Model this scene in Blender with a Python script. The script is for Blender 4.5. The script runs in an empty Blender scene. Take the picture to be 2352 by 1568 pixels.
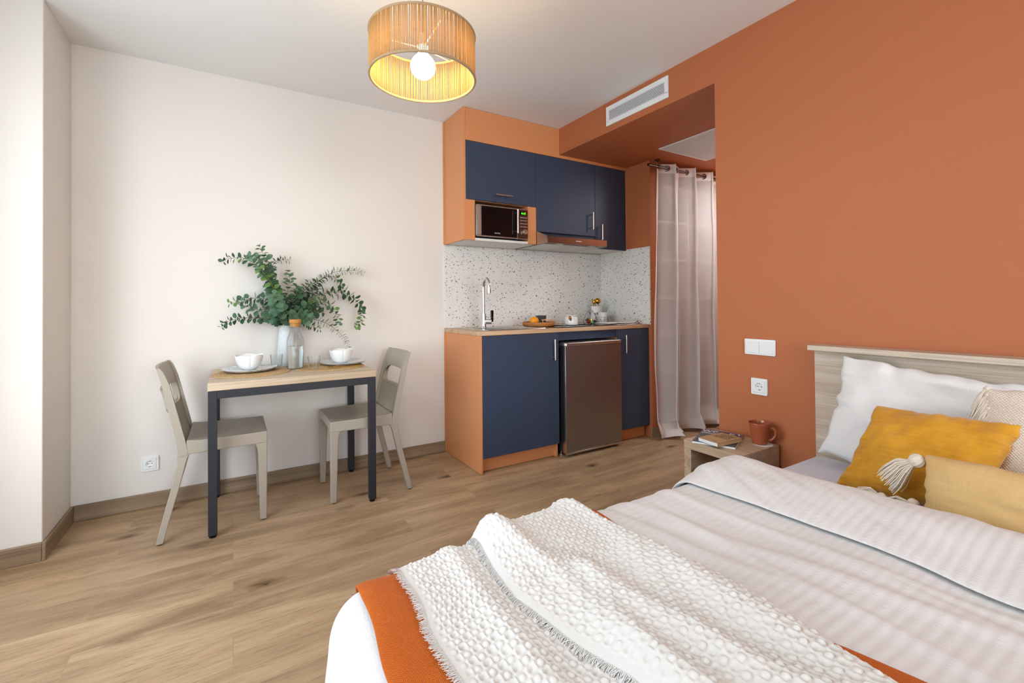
import bpy, bmesh, math, random
import numpy as np
from mathutils import Vector, Matrix, Euler
PI = math.pi
D = bpy.data
SC = bpy.context.scene
COL = SC.collection
rnd = random.Random(7)

# ------------------------------------------------------------------ materials
def lin(c):
    if isinstance(c, str):
        c = [int(c[i:i+2], 16) / 255 for i in (0, 2, 4)]
    return tuple((x / 12.92 if x <= .04045 else ((x + .055) / 1.055) ** 2.4) for x in c) + (1.0,)

class NT:
    def __init__(s, name):
        s.m = D.materials.new(name); s.m.use_nodes = True
        s.t = s.m.node_tree; s.n = s.t.nodes; s.l = s.t.links
        s.b = s.n['Principled BSDF']; s.out = s.n['Material Output']
    def add(s, typ, **kw):
        n = s.n.new(typ)
        for k, v in kw.items():
            if k.startswith('i_'):
                key = k[2:].replace('_', ' ')
                n.inputs[key].default_value = v
            else: setattr(n, k, v)
        return n
    def link(s, a, b): s.l.new(a, b)
    def math(s, op, a, b=None, c=None, clamp=False):
        n = s.n.new('ShaderNodeMath'); n.operation = op; n.use_clamp = clamp
        for i, v in enumerate((a, b, c)):
            if v is None: continue
            if isinstance(v, (int, float)): n.inputs[i].default_value = v
            else: s.link(v, n.inputs[i])
        return n.outputs[0]
    def coords(s, kind='Object', scale=(1, 1, 1), rot=(0, 0, 0), loc=(0, 0, 0)):
        tc = s.n.new('ShaderNodeTexCoord'); mp = s.n.new('ShaderNodeMapping')
        mp.inputs['Scale'].default_value = scale; mp.inputs['Rotation'].default_value = rot; mp.inputs['Location'].default_value = loc
        s.link(tc.outputs[kind], mp.inputs['Vector']); return mp.outputs[0]
    def noise(s, vec, scale, detail=4, rough=.5, dist=0):
        n = s.n.new('ShaderNodeTexNoise'); n.inputs['Scale'].default_value = scale
        n.inputs['Detail'].default_value = detail; n.inputs['Roughness'].default_value = rough; n.inputs['Distortion'].default_value = dist
        s.link(vec, n.inputs['Vector']); return n.outputs['Fac']
    def ramp(s, fac, stops, interp='LINEAR'):
        n = s.n.new('ShaderNodeValToRGB'); r = n.color_ramp; r.interpolation = interp
        while len(r.elements) < len(stops): r.elements.new(.5)
        for e, (p, c) in zip(r.elements, stops):
            e.position = p; e.color = lin(c) if isinstance(c, (str, list)) else c
        s.link(fac, n.inputs[0]); return n.outputs[0]
    def mix(s, fac, a, b, blend='MIX'):
        n = s.n.new('ShaderNodeMix'); n.data_type = 'RGBA'; n.blend_type = blend
        for sock, v in ((n.inputs[0], fac), (n.inputs[6], a), (n.inputs[7], b)):
            if isinstance(v, (int, float)): sock.default_value = v
            elif isinstance(v, (tuple, list)): sock.default_value = v
            else: s.link(v, sock)
        return n.outputs[2]
    def bump(s, h, strength=.3, dist=.01):
        n = s.n.new('ShaderNodeBump'); n.inputs['Strength'].default_value = strength; n.inputs['Distance'].default_value = dist
        s.link(h, n.inputs['Height']); s.link(n.outputs[0], s.b.inputs['Normal'])

def mat(name, c, rough=.5, metal=0., spec=.5, bump=None, coat=0, sheen=0, emit=None, trans=0, ior=1.45, alpha=None):
    t = NT(name); b = t.b
    b.inputs['Base Color'].default_value = lin(c)
    b.inputs['Roughness'].default_value = rough; b.inputs['Metallic'].default_value = metal
    b.inputs['Specular IOR Level'].default_value = spec; b.inputs['Coat Weight'].default_value = coat
    b.inputs['Sheen Weight'].default_value = sheen; b.inputs['IOR'].default_value = ior
    b.inputs['Transmission Weight'].default_value = trans
    if emit: b.inputs['Emission Color'].default_value = lin(emit[0]); b.inputs['Emission Strength'].default_value = emit[1]
    if bump:
        t.bump(t.noise(t.coords('Object'), bump[0], 3), bump[1], bump[2])
    return t.m

def wood(name, c1, c2, c3, axis='X', rough=.5, sc=1.0, bump=.15):
    t = NT(name)
    k = {'X': (1.2, 22, 22), 'Y': (22, 1.2, 22), 'Z': (22, 22, 1.2)}[axis]
    v = t.coords('Object', tuple(x * sc for x in k))
    f = t.noise(v, 1.0, 5, .6, .6)
    k2 = {'X': (3, 160, 160), 'Y': (160, 3, 160), 'Z': (160, 160, 3)}[axis]
    g = t.noise(t.coords('Object', tuple(x * sc for x in k2)), 1.0, 3, .6)
    col = t.ramp(f, [(.28, c1), (.5, c2), (.72, c3)])
    dk = t.ramp(g, [(.36, (.62, .6, .58, 1)), (.52, (1, 1, 1, 1))])
    col = t.mix(.55, col, dk, 'MULTIPLY')
    t.link(col, t.b.inputs['Base Color'])
    t.b.inputs['Roughness'].default_value = rough; t.b.inputs['Specular IOR Level'].default_value = .35
    t.bump(g, bump, .002)
    return t.m

def paint(name, c, rough=.6):
    t = NT(name)
    v = t.coords('Object')
    f = t.noise(v, 1.3, 2)
    a = lin(c)
    col = t.mix(f, tuple(x * .97 for x in a[:3]) + (1,), tuple(min(1, x * 1.03) for x in a[:3]) + (1,))
    t.link(col, t.b.inputs['Base Color']); t.b.inputs['Roughness'].default_value = rough
    t.b.inputs['Specular IOR Level'].default_value = .3
    t.bump(t.noise(v, 220, 3), .06, .002)
    return t.m

def fabric(name, c1, c2, su, sv, strength=.4, dist=.002, rough=.9, sheen=.2, slub=0, sub=0):
    """plain weave from UV coordinates in metres"""
    t = NT(name)
    uv = t.coords('UV')
    sep = t.n.new('ShaderNodeSeparateXYZ'); t.link(uv, sep.inputs[0])
    u = t.math('SINE', t.math('MULTIPLY', sep.outputs[0], 2 * PI / su))
    w = t.math('SINE', t.math('MULTIPLY', sep.outputs[1], 2 * PI / sv))
    p = t.math('MULTIPLY_ADD', t.math('MULTIPLY', u, w), .5, .5)
    big = t.noise(uv, 9, 3)
    f = t.math('MULTIPLY_ADD', big, .5, t.math('MULTIPLY_ADD', p, .7, -.1), clamp=True)
    if slub:
        s1 = t.noise(t.coords('UV', (14, 420, 1)), 1, 2); s2 = t.noise(t.coords('UV', (420, 14, 1)), 1, 2)
        s = t.math('ADD', s1, s2); f = t.math('MULTIPLY_ADD', s, slub, t.math('ADD', f, -slub), clamp=True)
        p = t.math('ADD', p, s)
    t.link(t.mix(f, lin(c1), lin(c2)), t.b.inputs['Base Color'])
    t.b.inputs['Roughness'].default_value = rough; t.b.inputs['Sheen Weight'].default_value = sheen
    t.b.inputs['Specular IOR Level'].default_value = .15
    t.bump(p, strength, dist)
    return t.m

M = {}
M['cream'] = paint('cream_paint', 'e8e2db')
M['white_paint'] = paint('ceiling_paint', 'f3f2f0')
M['orange'] = paint('terracotta_paint', 'ba6f47', .55)
M['cab_orange'] = mat('orange_laminate', 'dc9562', .42, spec=.4, bump=(900, .05, .001))
M['navy'] = mat('navy_laminate', '3a465c', .45, spec=.4, bump=(900, .06, .001))
M['cab_white'] = mat('white_laminate', 'e6e4df', .45)
M['oak_top'] = wood('worktop_oak', 'b88f6d', 'd2ad8b', 'e2c4a4', 'X', .45)
M['table_oak'] = wood('table_oak', 'bca487', 'd2bda2', 'decdb8', 'X', .5)
M['head_oak'] = wood('headboard_oak', 'b7a28d', 'cdbba7', 'd9cab9', 'Y', .55, 1.0, .25)
M['stand_oak'] = wood('nightstand_oak', 'a98d72', 'c4a88c', 'd2baa0', 'Y', .55, 1.0, .25)
M['skirt_oak'] = wood('skirting_oak', '7f6b55', '968066', 'a8927a', 'X', .5)
M['skirt_oak_y'] = wood('skirting_oak_side', '7f6b55', '968066', 'a8927a', 'Y', .5)
M['black'] = mat('black_powder_coat', '2b2c31', .5, spec=.4, bump=(700, .08, .001))
M['rubber'] = mat('black_rubber', '151515', .6)
M['taupe'] = mat('taupe_plastic', 'aaa091', .42, spec=.4)
M['plastic_white'] = mat('white_plastic', 'f0f0f0', .3)
M['vent_white'] = mat('white_enamel', 'eef0f1', .4)
M['vent_grey'] = mat('vent_shadow_grey', '6f7478', .8)  # shade in the gaps between vent slats, put into the backing colour
M['dark'] = mat('dark_recess', '202022', .8)
M['hole'] = mat('socket_hole', '1c1714', .6)
M['brass_pin'] = mat('brass_pin', 'b99a5a', .35, 1.)
M['steel'] = mat('brushed_nickel', 'd4cec4', .28, 1.)
M['chrome'] = mat('polished_chrome', 'dfe1e4', .07, 1.)
M['gold'] = mat('gold_metal', 'd9a441', .18, 1.)
M['black_glass'] = mat('black_glass', '0b0b0d', .04, coat=.5)
M['ceramic'] = mat('white_glazed_ceramic', 'f2f1ee', .15, coat=.4)
M['ceramic_matte'] = mat('white_dimpled_ceramic', 'f4f2ee', .4)
M['orange_peel'] = mat('orange_peel', 'f59a12', .4, bump=(260, .25, .002))
M['grey_ceramic'] = mat('charcoal_ceramic', '53545c', .3, coat=.3)
M['wood_handle'] = wood('handle_beech', 'a86a34', 'c38448', 'd39a60', 'X', .45)
M['cork'] = mat('cork', 'c58a48', .85, bump=(350, .6, .003))
M['paper'] = mat('paper_edge', 'eceae6', .8)
M['kraft'] = mat('kraft_cover', 'c39c70', .75)
M['ink'] = mat('black_ink', '1b1815', .7)
M['ink_white'] = mat('white_ink', 'f0e4dc', .7)
M['red_plastic'] = mat('red_dot', 'd8202a', .4)
M['cotton_thread'] = mat('cream_thread', 'e3d5c4', .95)
M['white_thread'] = mat('white_thread', 'f1eee9', .95)
M['bulb'] = mat('lit_bulb', 'fff2dc', .3, emit=('ffdfa8', 62.0))
M['clay'] = mat('terracotta_glaze', 'aa5636', .16, coat=.5)
M['rattan'] = mat('rattan', 'b3733c', .55, bump=(120, .5, .004))
M['cane'] = mat('pale_cane', 'dcae78', .5)
M['sheet'] = mat('lilac_sheet', 'dcdce8', .9, sheen=.2, bump=(500, .1, .001))
M['rope'] = mat('paper_cord', 'd6b184', .85)

def m_glass(name, tint='ffffff', rough=0.0, ior=1.45):
    return mat(name, tint, rough, trans=1.0, ior=ior)
def m_thin(name, tint='fdfefe'):
    # thin-walled clear glass: see-through, mirror share rising at grazing angles
    t = NT(name)
    lw = t.n.new('ShaderNodeLayerWeight'); lw.inputs['Blend'].default_value = .16
    tr = t.n.new('ShaderNodeBsdfTransparent'); gl = t.n.new('ShaderNodeBsdfGlossy'); gl.inputs['Roughness'].default_value = .02
    c = t.mix(t.math('POWER', lw.outputs['Facing'], 5.), lin(tint), lin('dfe6e6')); t.link(c, tr.inputs[0])
    mx = t.n.new('ShaderNodeMixShader'); t.link(t.math('MULTIPLY_ADD', lw.outputs['Fresnel'], .5, .01, clamp=True), mx.inputs[0])
    t.link(tr.outputs[0], mx.inputs[1]); t.link(gl.outputs[0], mx.inputs[2]); t.link(mx.outputs[0], t.out.inputs[0]); return t.m
M['glass'] = m_thin('clear_glass'); M['water'] = m_glass('water', 'f4fafa', 0, 1.33)

def m_pane(name):
    # window glass: a thin pane, so straight-through transmission plus a mirror share
    t = NT(name)
    tr = t.n.new('ShaderNodeBsdfTransparent'); gl = t.n.new('ShaderNodeBsdfGlossy'); gl.inputs['Roughness'].default_value = .01
    mx = t.n.new('ShaderNodeMixShader'); mx.inputs[0].default_value = .07
    t.link(tr.outputs[0], mx.inputs[1]); t.link(gl.outputs[0], mx.inputs[2]); t.link(mx.outputs[0], t.out.inputs[0])
    return t.m
M['pane'] = m_pane('window_pane')

def m_brushed(name, c, axis='Z', rough=.3):
    t = NT(name); b = t.b
    k = {'Z': (900, 900, 4), 'X': (4, 900, 900)}[axis]
    g = t.noise(t.coords('Object', k), 1, 2)
    b.inputs['Base Color'].default_value = lin(c); b.inputs['Metallic'].default_value = 1
    t.link(t.math('MULTIPLY_ADD', g, .12, rough - .06), b.inputs['Roughness'])
    t.bump(g, .05, .0005); return t.m
M['inox'] = m_brushed('brushed_stainless', '999a9a', 'X', .40)
M['inox_light'] = m_brushed('pale_stainless', 'c4c2be', 'X', .34)
M['inox_sink'] = m_brushed('sink_stainless', 'c4beb4', 'X', .24)
M['inox_dark'] = m_brushed('hood_stainless', '857e7a', 'X', .2)

def m_floor():
    t = NT('oak_plank_floor')
    v = t.coords('Object')
    br = t.n.new('ShaderNodeTexBrick'); t.link(v, br.inputs['Vector'])
    br.offset = .37; br.offset_frequency = 2; br.squash = 1
    for k, x in (('Scale', 1.), ('Mortar Size', .0011), ('Mortar Smooth', .1), ('Bias', 0.), ('Brick Width', 1.22), ('Row Height', .185)):
        br.inputs[k].default_value = x
    br.inputs['Color1'].default_value = (0, 0, 0, 1); br.inputs['Color2'].default_value = (1, 1, 1, 1); br.inputs['Mortar'].default_value = (.5, .5, .5, 1)
    # shift the grain on every plank
    sep = t.n.new('ShaderNodeSeparateColor'); t.link(br.outputs['Color'], sep.inputs[0])
    off = t.n.new('ShaderNodeCombineXYZ')
    t.link(t.math('MULTIPLY', sep.outputs[0], 31.), off.inputs[0]); t.link(t.math('MULTIPLY', sep.outputs[0], 17.), off.inputs[1])
    add = t.n.new('ShaderNodeVectorMath'); add.operation = 'ADD'; t.link(v, add.inputs[0]); t.link(off.outputs[0], add.inputs[1])
    def mp(sc):
        m = t.n.new('ShaderNodeMapping'); m.inputs['Scale'].default_value = sc; t.link(add.outputs[0], m.inputs[0]); return m.outputs[0]
    broad = t.noise(mp((.9, 6.5, 1)), 1, 6, .62, 1.0)
    fine = t.noise(mp((8, 110, 1)), 1, 6, .75, .6)
    col = t.ramp(broad, [(.25, '8a7053'), (.42, 'a58867'), (.56, 'b99b78'), (.75, 'cbb08c')])
    tone = t.ramp(sep.outputs[0], [(0., (.9, .88, .87, 1)), (.5, (1, 1, 1, 1)), (1., (1.06, 1.04, 1.0, 1))])
    col = t.mix(.5, col, tone, 'MULTIPLY')
    fr = t.ramp(fine, [(.3, (.5, .47, .45, 1)), (.48, (1, 1, 1, 1)), (.75, (1.14, 1.14, 1.14, 1))])
    col = t.mix(.8, col, fr, 'MULTIPLY')
    # knots and dark cracks
    vo = t.n.new('ShaderNodeTexVoronoi'); vo.inputs['Scale'].default_value = 1.0; t.link(mp((2.4, 4.6, 1)), vo.inputs['Vector'])
    warp = t.noise(mp((14, 40, 1)), 1, 3, .6)
    kd = t.math('ADD', vo.outputs['Distance'], t.math('MULTIPLY_ADD', warp, .22, -.11))
    kn = t.ramp(kd, [(.045, (.10, .09, .08, 1)), (.08, (.48, .42, .36, 1)), (.2, (1, 1, 1, 1))])
    col = t.mix(.9, col, kn, 'MULTIPLY')
    cr = t.noise(mp((1.7, 24, 1)), 1, 6, .75, 1.6)
    crm = t.ramp(cr, [(.29, (.35, .3, .26, 1)), (.35, (1, 1, 1, 1))])
    col = t.mix(.8, col, crm, 'MULTIPLY')
    col = t.mix(br.outputs['Fac'], col, lin('a58c6c'))
    t.link(col, t.b.inputs['Base Color'])
    t.link(t.math('MULTIPLY_ADD', fine, .2, .3), t.b.inputs['Roughness'])
    t.b.inputs['Specular IOR Level'].default_value = .4
    t.bump(t.math('SUBTRACT', fine, t.math('MULTIPLY', br.outputs['Fac'], 2.)), .12, .003)
    return t.m
M['floor'] = m_floor()

def m_terrazzo(swap=False):
    t = NT('terrazzo_side' if swap else 'terrazzo_panel')
    tc = t.n.new('ShaderNodeTexCoord'); sp = t.n.new('ShaderNodeSeparateXYZ'); t.link(tc.outputs['Object'], sp.inputs[0])
    cb = t.n.new('ShaderNodeCombineXYZ'); t.link(sp.outputs[1 if swap else 0], cb.inputs[0]); t.link(sp.outputs[2], cb.inputs[1])
    base = cb.outputs[0]
    col = t.mix(t.noise(base, 3, 2), lin('e9e7e2'), lin('efede9'))
    def layer(col, sx, sy, rot, thr, keep, colors, seed, metric='CHEBYCHEV'):
        m = t.n.new('ShaderNodeMapping'); m.inputs['Scale'].default_value = (sx, sy, 1); m.inputs['Rotation'].default_value = (0, 0, rot)
        m.inputs['Location'].default_value = (seed * 3.7, seed * 1.9, 0); m.vector_type = 'POINT'
        t.link(base, m.inputs[0])
        vo = t.n.new('ShaderNodeTexVoronoi'); vo.voronoi_dimensions = '2D'; vo.distance = metric; vo.inputs['Scale'].default_value = 1; vo.inputs['Randomness'].default_value = 1
        t.link(m.outputs[0], vo.inputs['Vector'])
        s2 = t.n.new('ShaderNodeSeparateColor'); t.link(vo.outputs['Color'], s2.inputs[0])
        size = t.math('MULTIPLY_ADD', s2.outputs[1], thr * .6, thr * .5)
        a = t.math('LESS_THAN', vo.outputs['Distance'], size)
        k = t.math('LESS_THAN', s2.outputs[0], keep)
        f = t.math('MULTIPLY', a, k)
        c = t.ramp(s2.outputs[2], colors, 'CONSTANT')
        return t.mix(f, col, c)
    dk = [(0, '3d3a39'), (.35, '54504e'), (.6, '2f2e30'), (.8, '6d6a62')]
    lt = [(0, '9aa3a2'), (.3, '8a97a0'), (.55, 'b7a99a'), (.8, '8c8f83')]
    col = layer(col, 55, 55, .5, .14, .38, [(0, 'b9b8b3'), (.4, 'a9a8a4'), (.7, '8c8a88')], 1, 'EUCLIDEAN')
    col = layer(col, 30, 30, .2, .115, .24, dk, 2)
    col = layer(col, 22, 52, .0, .115, .17, dk, 3)
    col = layer(col, 22, 52, .9, .115, .17, dk, 4)
    col = layer(col, 22, 52, 2.0, .115, .17, dk, 5)
    col = layer(col, 30, 42, .6, .12, .16, lt, 6)
    col = layer(col, 8, 8, .3, .058, .42, [(0, '8a5a44'), (.5, '9c7a66'), (.75, 'a58872')], 7, 'EUCLIDEAN')
    t.link(col, t.b.inputs['Base Color']); t.b.inputs['Roughness'].default_value = .35
    return t.m
M['terrazzo'] = m_terrazzo(); M['terrazzo_y'] = m_terrazzo(True)

def m_sheer():
    t = NT('sheer_curtain')
    uv = t.coords('UV', (1, 1, 1))
    n = t.noise(t.coords('UV', (700, 60, 1)), 1, 2)
    d = t.n.new('ShaderNodeBsdfDiffuse'); d.inputs['Color'].default_value = lin('f7f3f0')
    tl = t.n.new('ShaderNodeBsdfTranslucent'); tl.inputs['Color'].default_value = lin('eee6e0')
    tp = t.n.new('ShaderNodeBsdfTransparent')
    m1 = t.n.new('ShaderNodeMixShader'); m1.inputs[0].default_value = .3
    t.link(d.outputs[0], m1.inputs[1]); t.link(tl.outputs[0], m1.inputs[2])
    m2 = t.n.new('ShaderNodeMixShader'); lw = t.n.new('ShaderNodeLayerWeight'); lw.inputs['Blend'].default_value = .5
    t.link(t.math('MULTIPLY', t.math('MULTIPLY_ADD', n, .10, .22), t.math('SUBTRACT', 1.0, lw.outputs['Facing'])), m2.inputs[0])
    t.link(m1.outputs[0], m2.inputs[1]); t.link(tp.outputs[0], m2.inputs[2]); t.link(m2.outputs[0], t.out.inputs[0])
    return t.m
M['sheer'] = m_sheer()
M['curtain_hem'] = mat('curtain_hem', 'ece6e1', .9)

def m_string():
    t = NT('jute_string')
    n = t.noise(t.coords('Object', (1, 1, 300)), 1, 2)
    c = t.mix(n, lin('bd9a68'), lin('dabb85'))
    d = t.n.new('ShaderNodeBsdfDiffuse'); t.link(c, d.inputs[0])
    tl = t.n.new('ShaderNodeBsdfTranslucent'); tl.inputs[0].default_value = lin('f2c468')
    m = t.n.new('ShaderNodeMixShader'); m.inputs[0].default_value = .3
    t.link(d.outputs[0], m.inputs[1]); t.link(tl.outputs[0], m.inputs[2]); t.link(m.outputs[0], t.out.inputs[0])
    return t.m
M['string'] = m_string()

def m_seersucker():
    t = NT('white_seersucker')
    uv = t.coords('UV'); sep = t.n.new('ShaderNodeSeparateXYZ'); t.link(uv, sep.inputs[0])
    band = t.math('MULTIPLY_ADD', t.math('SINE', t.math('MULTIPLY', sep.outputs[1], 2 * PI / .024)), .5, .5)
    pk = t.noise(t.coords('UV', (230, 60, 1)), 1, 2, .5)
    fine = t.noise(t.coords('UV', (900, 900, 1)), 1, 1)
    h = t.math('ADD', t.math('MULTIPLY', band, t.math('MULTIPLY_ADD', pk, 2.4, -.3)), t.math('MULTIPLY', fine, .12))
    t.b.inputs['Base Color'].default_value = lin('e7e4e2'); t.b.inputs['Roughness'].default_value = .85
    t.b.inputs['Sheen Weight'].default_value = .15; t.b.inputs['Specular IOR Level'].default_value = .2
    t.bump(h, .26, .003)
    return t.m
M['duvet'] = m_seersucker()
M['waffle'] = mat('white_waffle_cotton', 'e5e1db', .92, sheen=.15, bump=(1400, .12, .001))
M['throw'] = fabric('orange_woven_wool', 'a8430a', 'ea7a1c', .0046, .0046, .6, .002, .9, .1)
def m_velvet():
    t = NT('mustard_velvet')
    a = t.noise(t.coords('UV', (9, 380, 1)), 1, 4, .6); b = t.noise(t.coords('UV'), 11, 4, .6)
    f = t.math('MULTIPLY_ADD', a, .6, t.math('MULTIPLY_ADD', b, .9, -.25), clamp=True)
    t.link(t.ramp(f, [(.2, 'a86c04'), (.5, 'cf9014'), (.8, 'e0a428')]), t.b.inputs['Base Color'])
    t.b.inputs['Roughness'].default_value = .6; t.b.inputs['Sheen Weight'].default_value = .4; t.b.inputs['Specular IOR Level'].default_value = .25
    t.bump(a, .25, .0012); return t.m
M['mustard'] = m_velvet()
M['tan_weave'] = fabric('tan_slub_linen', 'cfa263', 'e7c78f', .0026, .0026, .4, .001, .9, .1, .45)
M['cream_knit'] = fabric('cream_basket_knit', 'd6c2ae', 'f0e2d3', .0085, .0085, .7, .003, .95, .1)
M['pillow_white'] = M['duvet']

def m_plate():
    t = NT('marbled_plate'); v = t.coords('Object', (9, 5, 9), (0, 0, .6))
    n = t.noise(v, 1.0, 3, .5, 1.8)
    c = t.ramp(n, [(.42, 'e6e9ea'), (.495, 'ccd6da'), (.505, '8d9aa0'), (.515, 'd5dfe4'), (.7, 'c6d6de')])
    t.link(c, t.b.inputs['Base Color']); t.b.inputs['Roughness'].default_value = .15; t.b.inputs['Coat Weight'].default_value = .4
    return t.m
M['plate'] = m_plate()

def m_mat():
    t = NT('braided_straw'); v = t.coords('Object')
    sep = t.n.new('ShaderNodeSeparateXYZ'); t.link(v, sep.inputs[0])
    n = t.noise(v, 130, 3, .6)
    c = t.ramp(n, [(.3, 'a5804f'), (.5, 'c9a372'), (.7, 'dfc194')])
    t.link(c, t.b.inputs['Base Color']); t.b.inputs['Roughness'].default_value = .85
    t.bump(n, .5, .003); return t.m
M['straw'] = m_mat()

def m_leaf(name, c1, c2):
    t = NT(name); n = t.noise(t.coords('Object'), 38, 3)
    c = t.mix(n, lin(c1), lin(c2))
    t.link(c, t.b.inputs['Base Color']); t.b.inputs['Roughness'].default_value = .55
    t.b.inputs['Specular IOR Level'].default_value = .35
    tl = t.n.new('ShaderNodeBsdfTranslucent'); t.link(c, tl.inputs[0])
    m = t.n.new('ShaderNodeMixShader'); m.inputs[0].default_value = .16
    t.link(t.b.outputs[0], m.inputs[1]); t.link(tl.outputs[0], m.inputs[2]); t.link(m.outputs[0], t.out.inputs[0])
    return t.m
M['leaf0'] = m_leaf('dark_eucalyptus_leaf', '35523a', '587a5e')
M['leaf1'] = m_leaf('blue_green_eucalyptus_leaf', '46694d', '7a9c7d')
M['leaf2'] = m_leaf('fresh_eucalyptus_leaf', '4f7c42', '8fb066')
M['stem0'] = mat('brown_stem', '6a5140', .7); M['stem1'] = mat('green_stem', '7f8a4a', .7); M['stem2'] = mat('yellow_stem', 'b5b43a', .6)

def m_dots():
    t = NT('blue_speckled_ceramic')
    tc = t.n.new('ShaderNodeTexCoord'); sp = t.n.new('ShaderNodeSeparateXYZ'); t.link(tc.outputs['Object'], sp.inputs[0])
    vo = t.n.new('ShaderNodeTexVoronoi'); vo.inputs['Scale'].default_value = 130; t.link(tc.outputs['Object'], vo.inputs['Vector'])
    a = t.math('LESS_THAN', vo.outputs['Distance'], .36)
    lowz = t.math('LESS_THAN', sp.outputs[2], .066)
    c = t.mix(t.math('MULTIPLY', a, lowz), lin('f4f4f4'), lin('2a3768'))
    t.link(c, t.b.inputs['Base Color']); t.b.inputs['Roughness'].default_value = .12
    return t.m
M['dots'] = m_dots()

def m_vase():
    t = NT('ribbed_pale_ceramic'); t.b.inputs['Base Color'].default_value = lin('dfe4e4'); t.b.inputs['Roughness'].default_value = .4
    sep = t.n.new('ShaderNodeSeparateXYZ'); t.link(t.coords('Object'), sep.inputs[0])
    w = t.math('MULTIPLY_ADD', t.math('SINE', t.math('MULTIPLY', sep.outputs[2], 2 * PI / .0075)), .5, .5)
    t.bump(w, .35, .002); return t.m
M['vase'] = m_vase()

def m_mag():
    t = NT('magazine_cover'); v = t.coords('Object')
    n = t.noise(v, 26, 5, .65); c = t.ramp(n, [(.35, '22262e'), (.5, '4a4f55'), (.6, '6b6d68'), (.7, '3b3350')])
    t.link(c, t.b.inputs['Base Color']); t.b.inputs['Roughness'].default_value = .3
    return t.m
M['mag'] = m_mag(); M['mag_blue'] = mat('magazine_blue', '39427c', .3)

def foil(name, c): return mat(name, c, .25, .7, bump=(140, .8, .004))
M['foils'] = [foil('red_foil', 'd02a20'), foil('yellow_foil', 'e6c21c'), foil('brown_foil', '6a4522'), foil('blue_foil', '2a1c9c'), foil('green_foil', '5fae86'), foil('dark_foil', '45382c'), foil('bronze_foil', '7b6a3c')]
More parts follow.
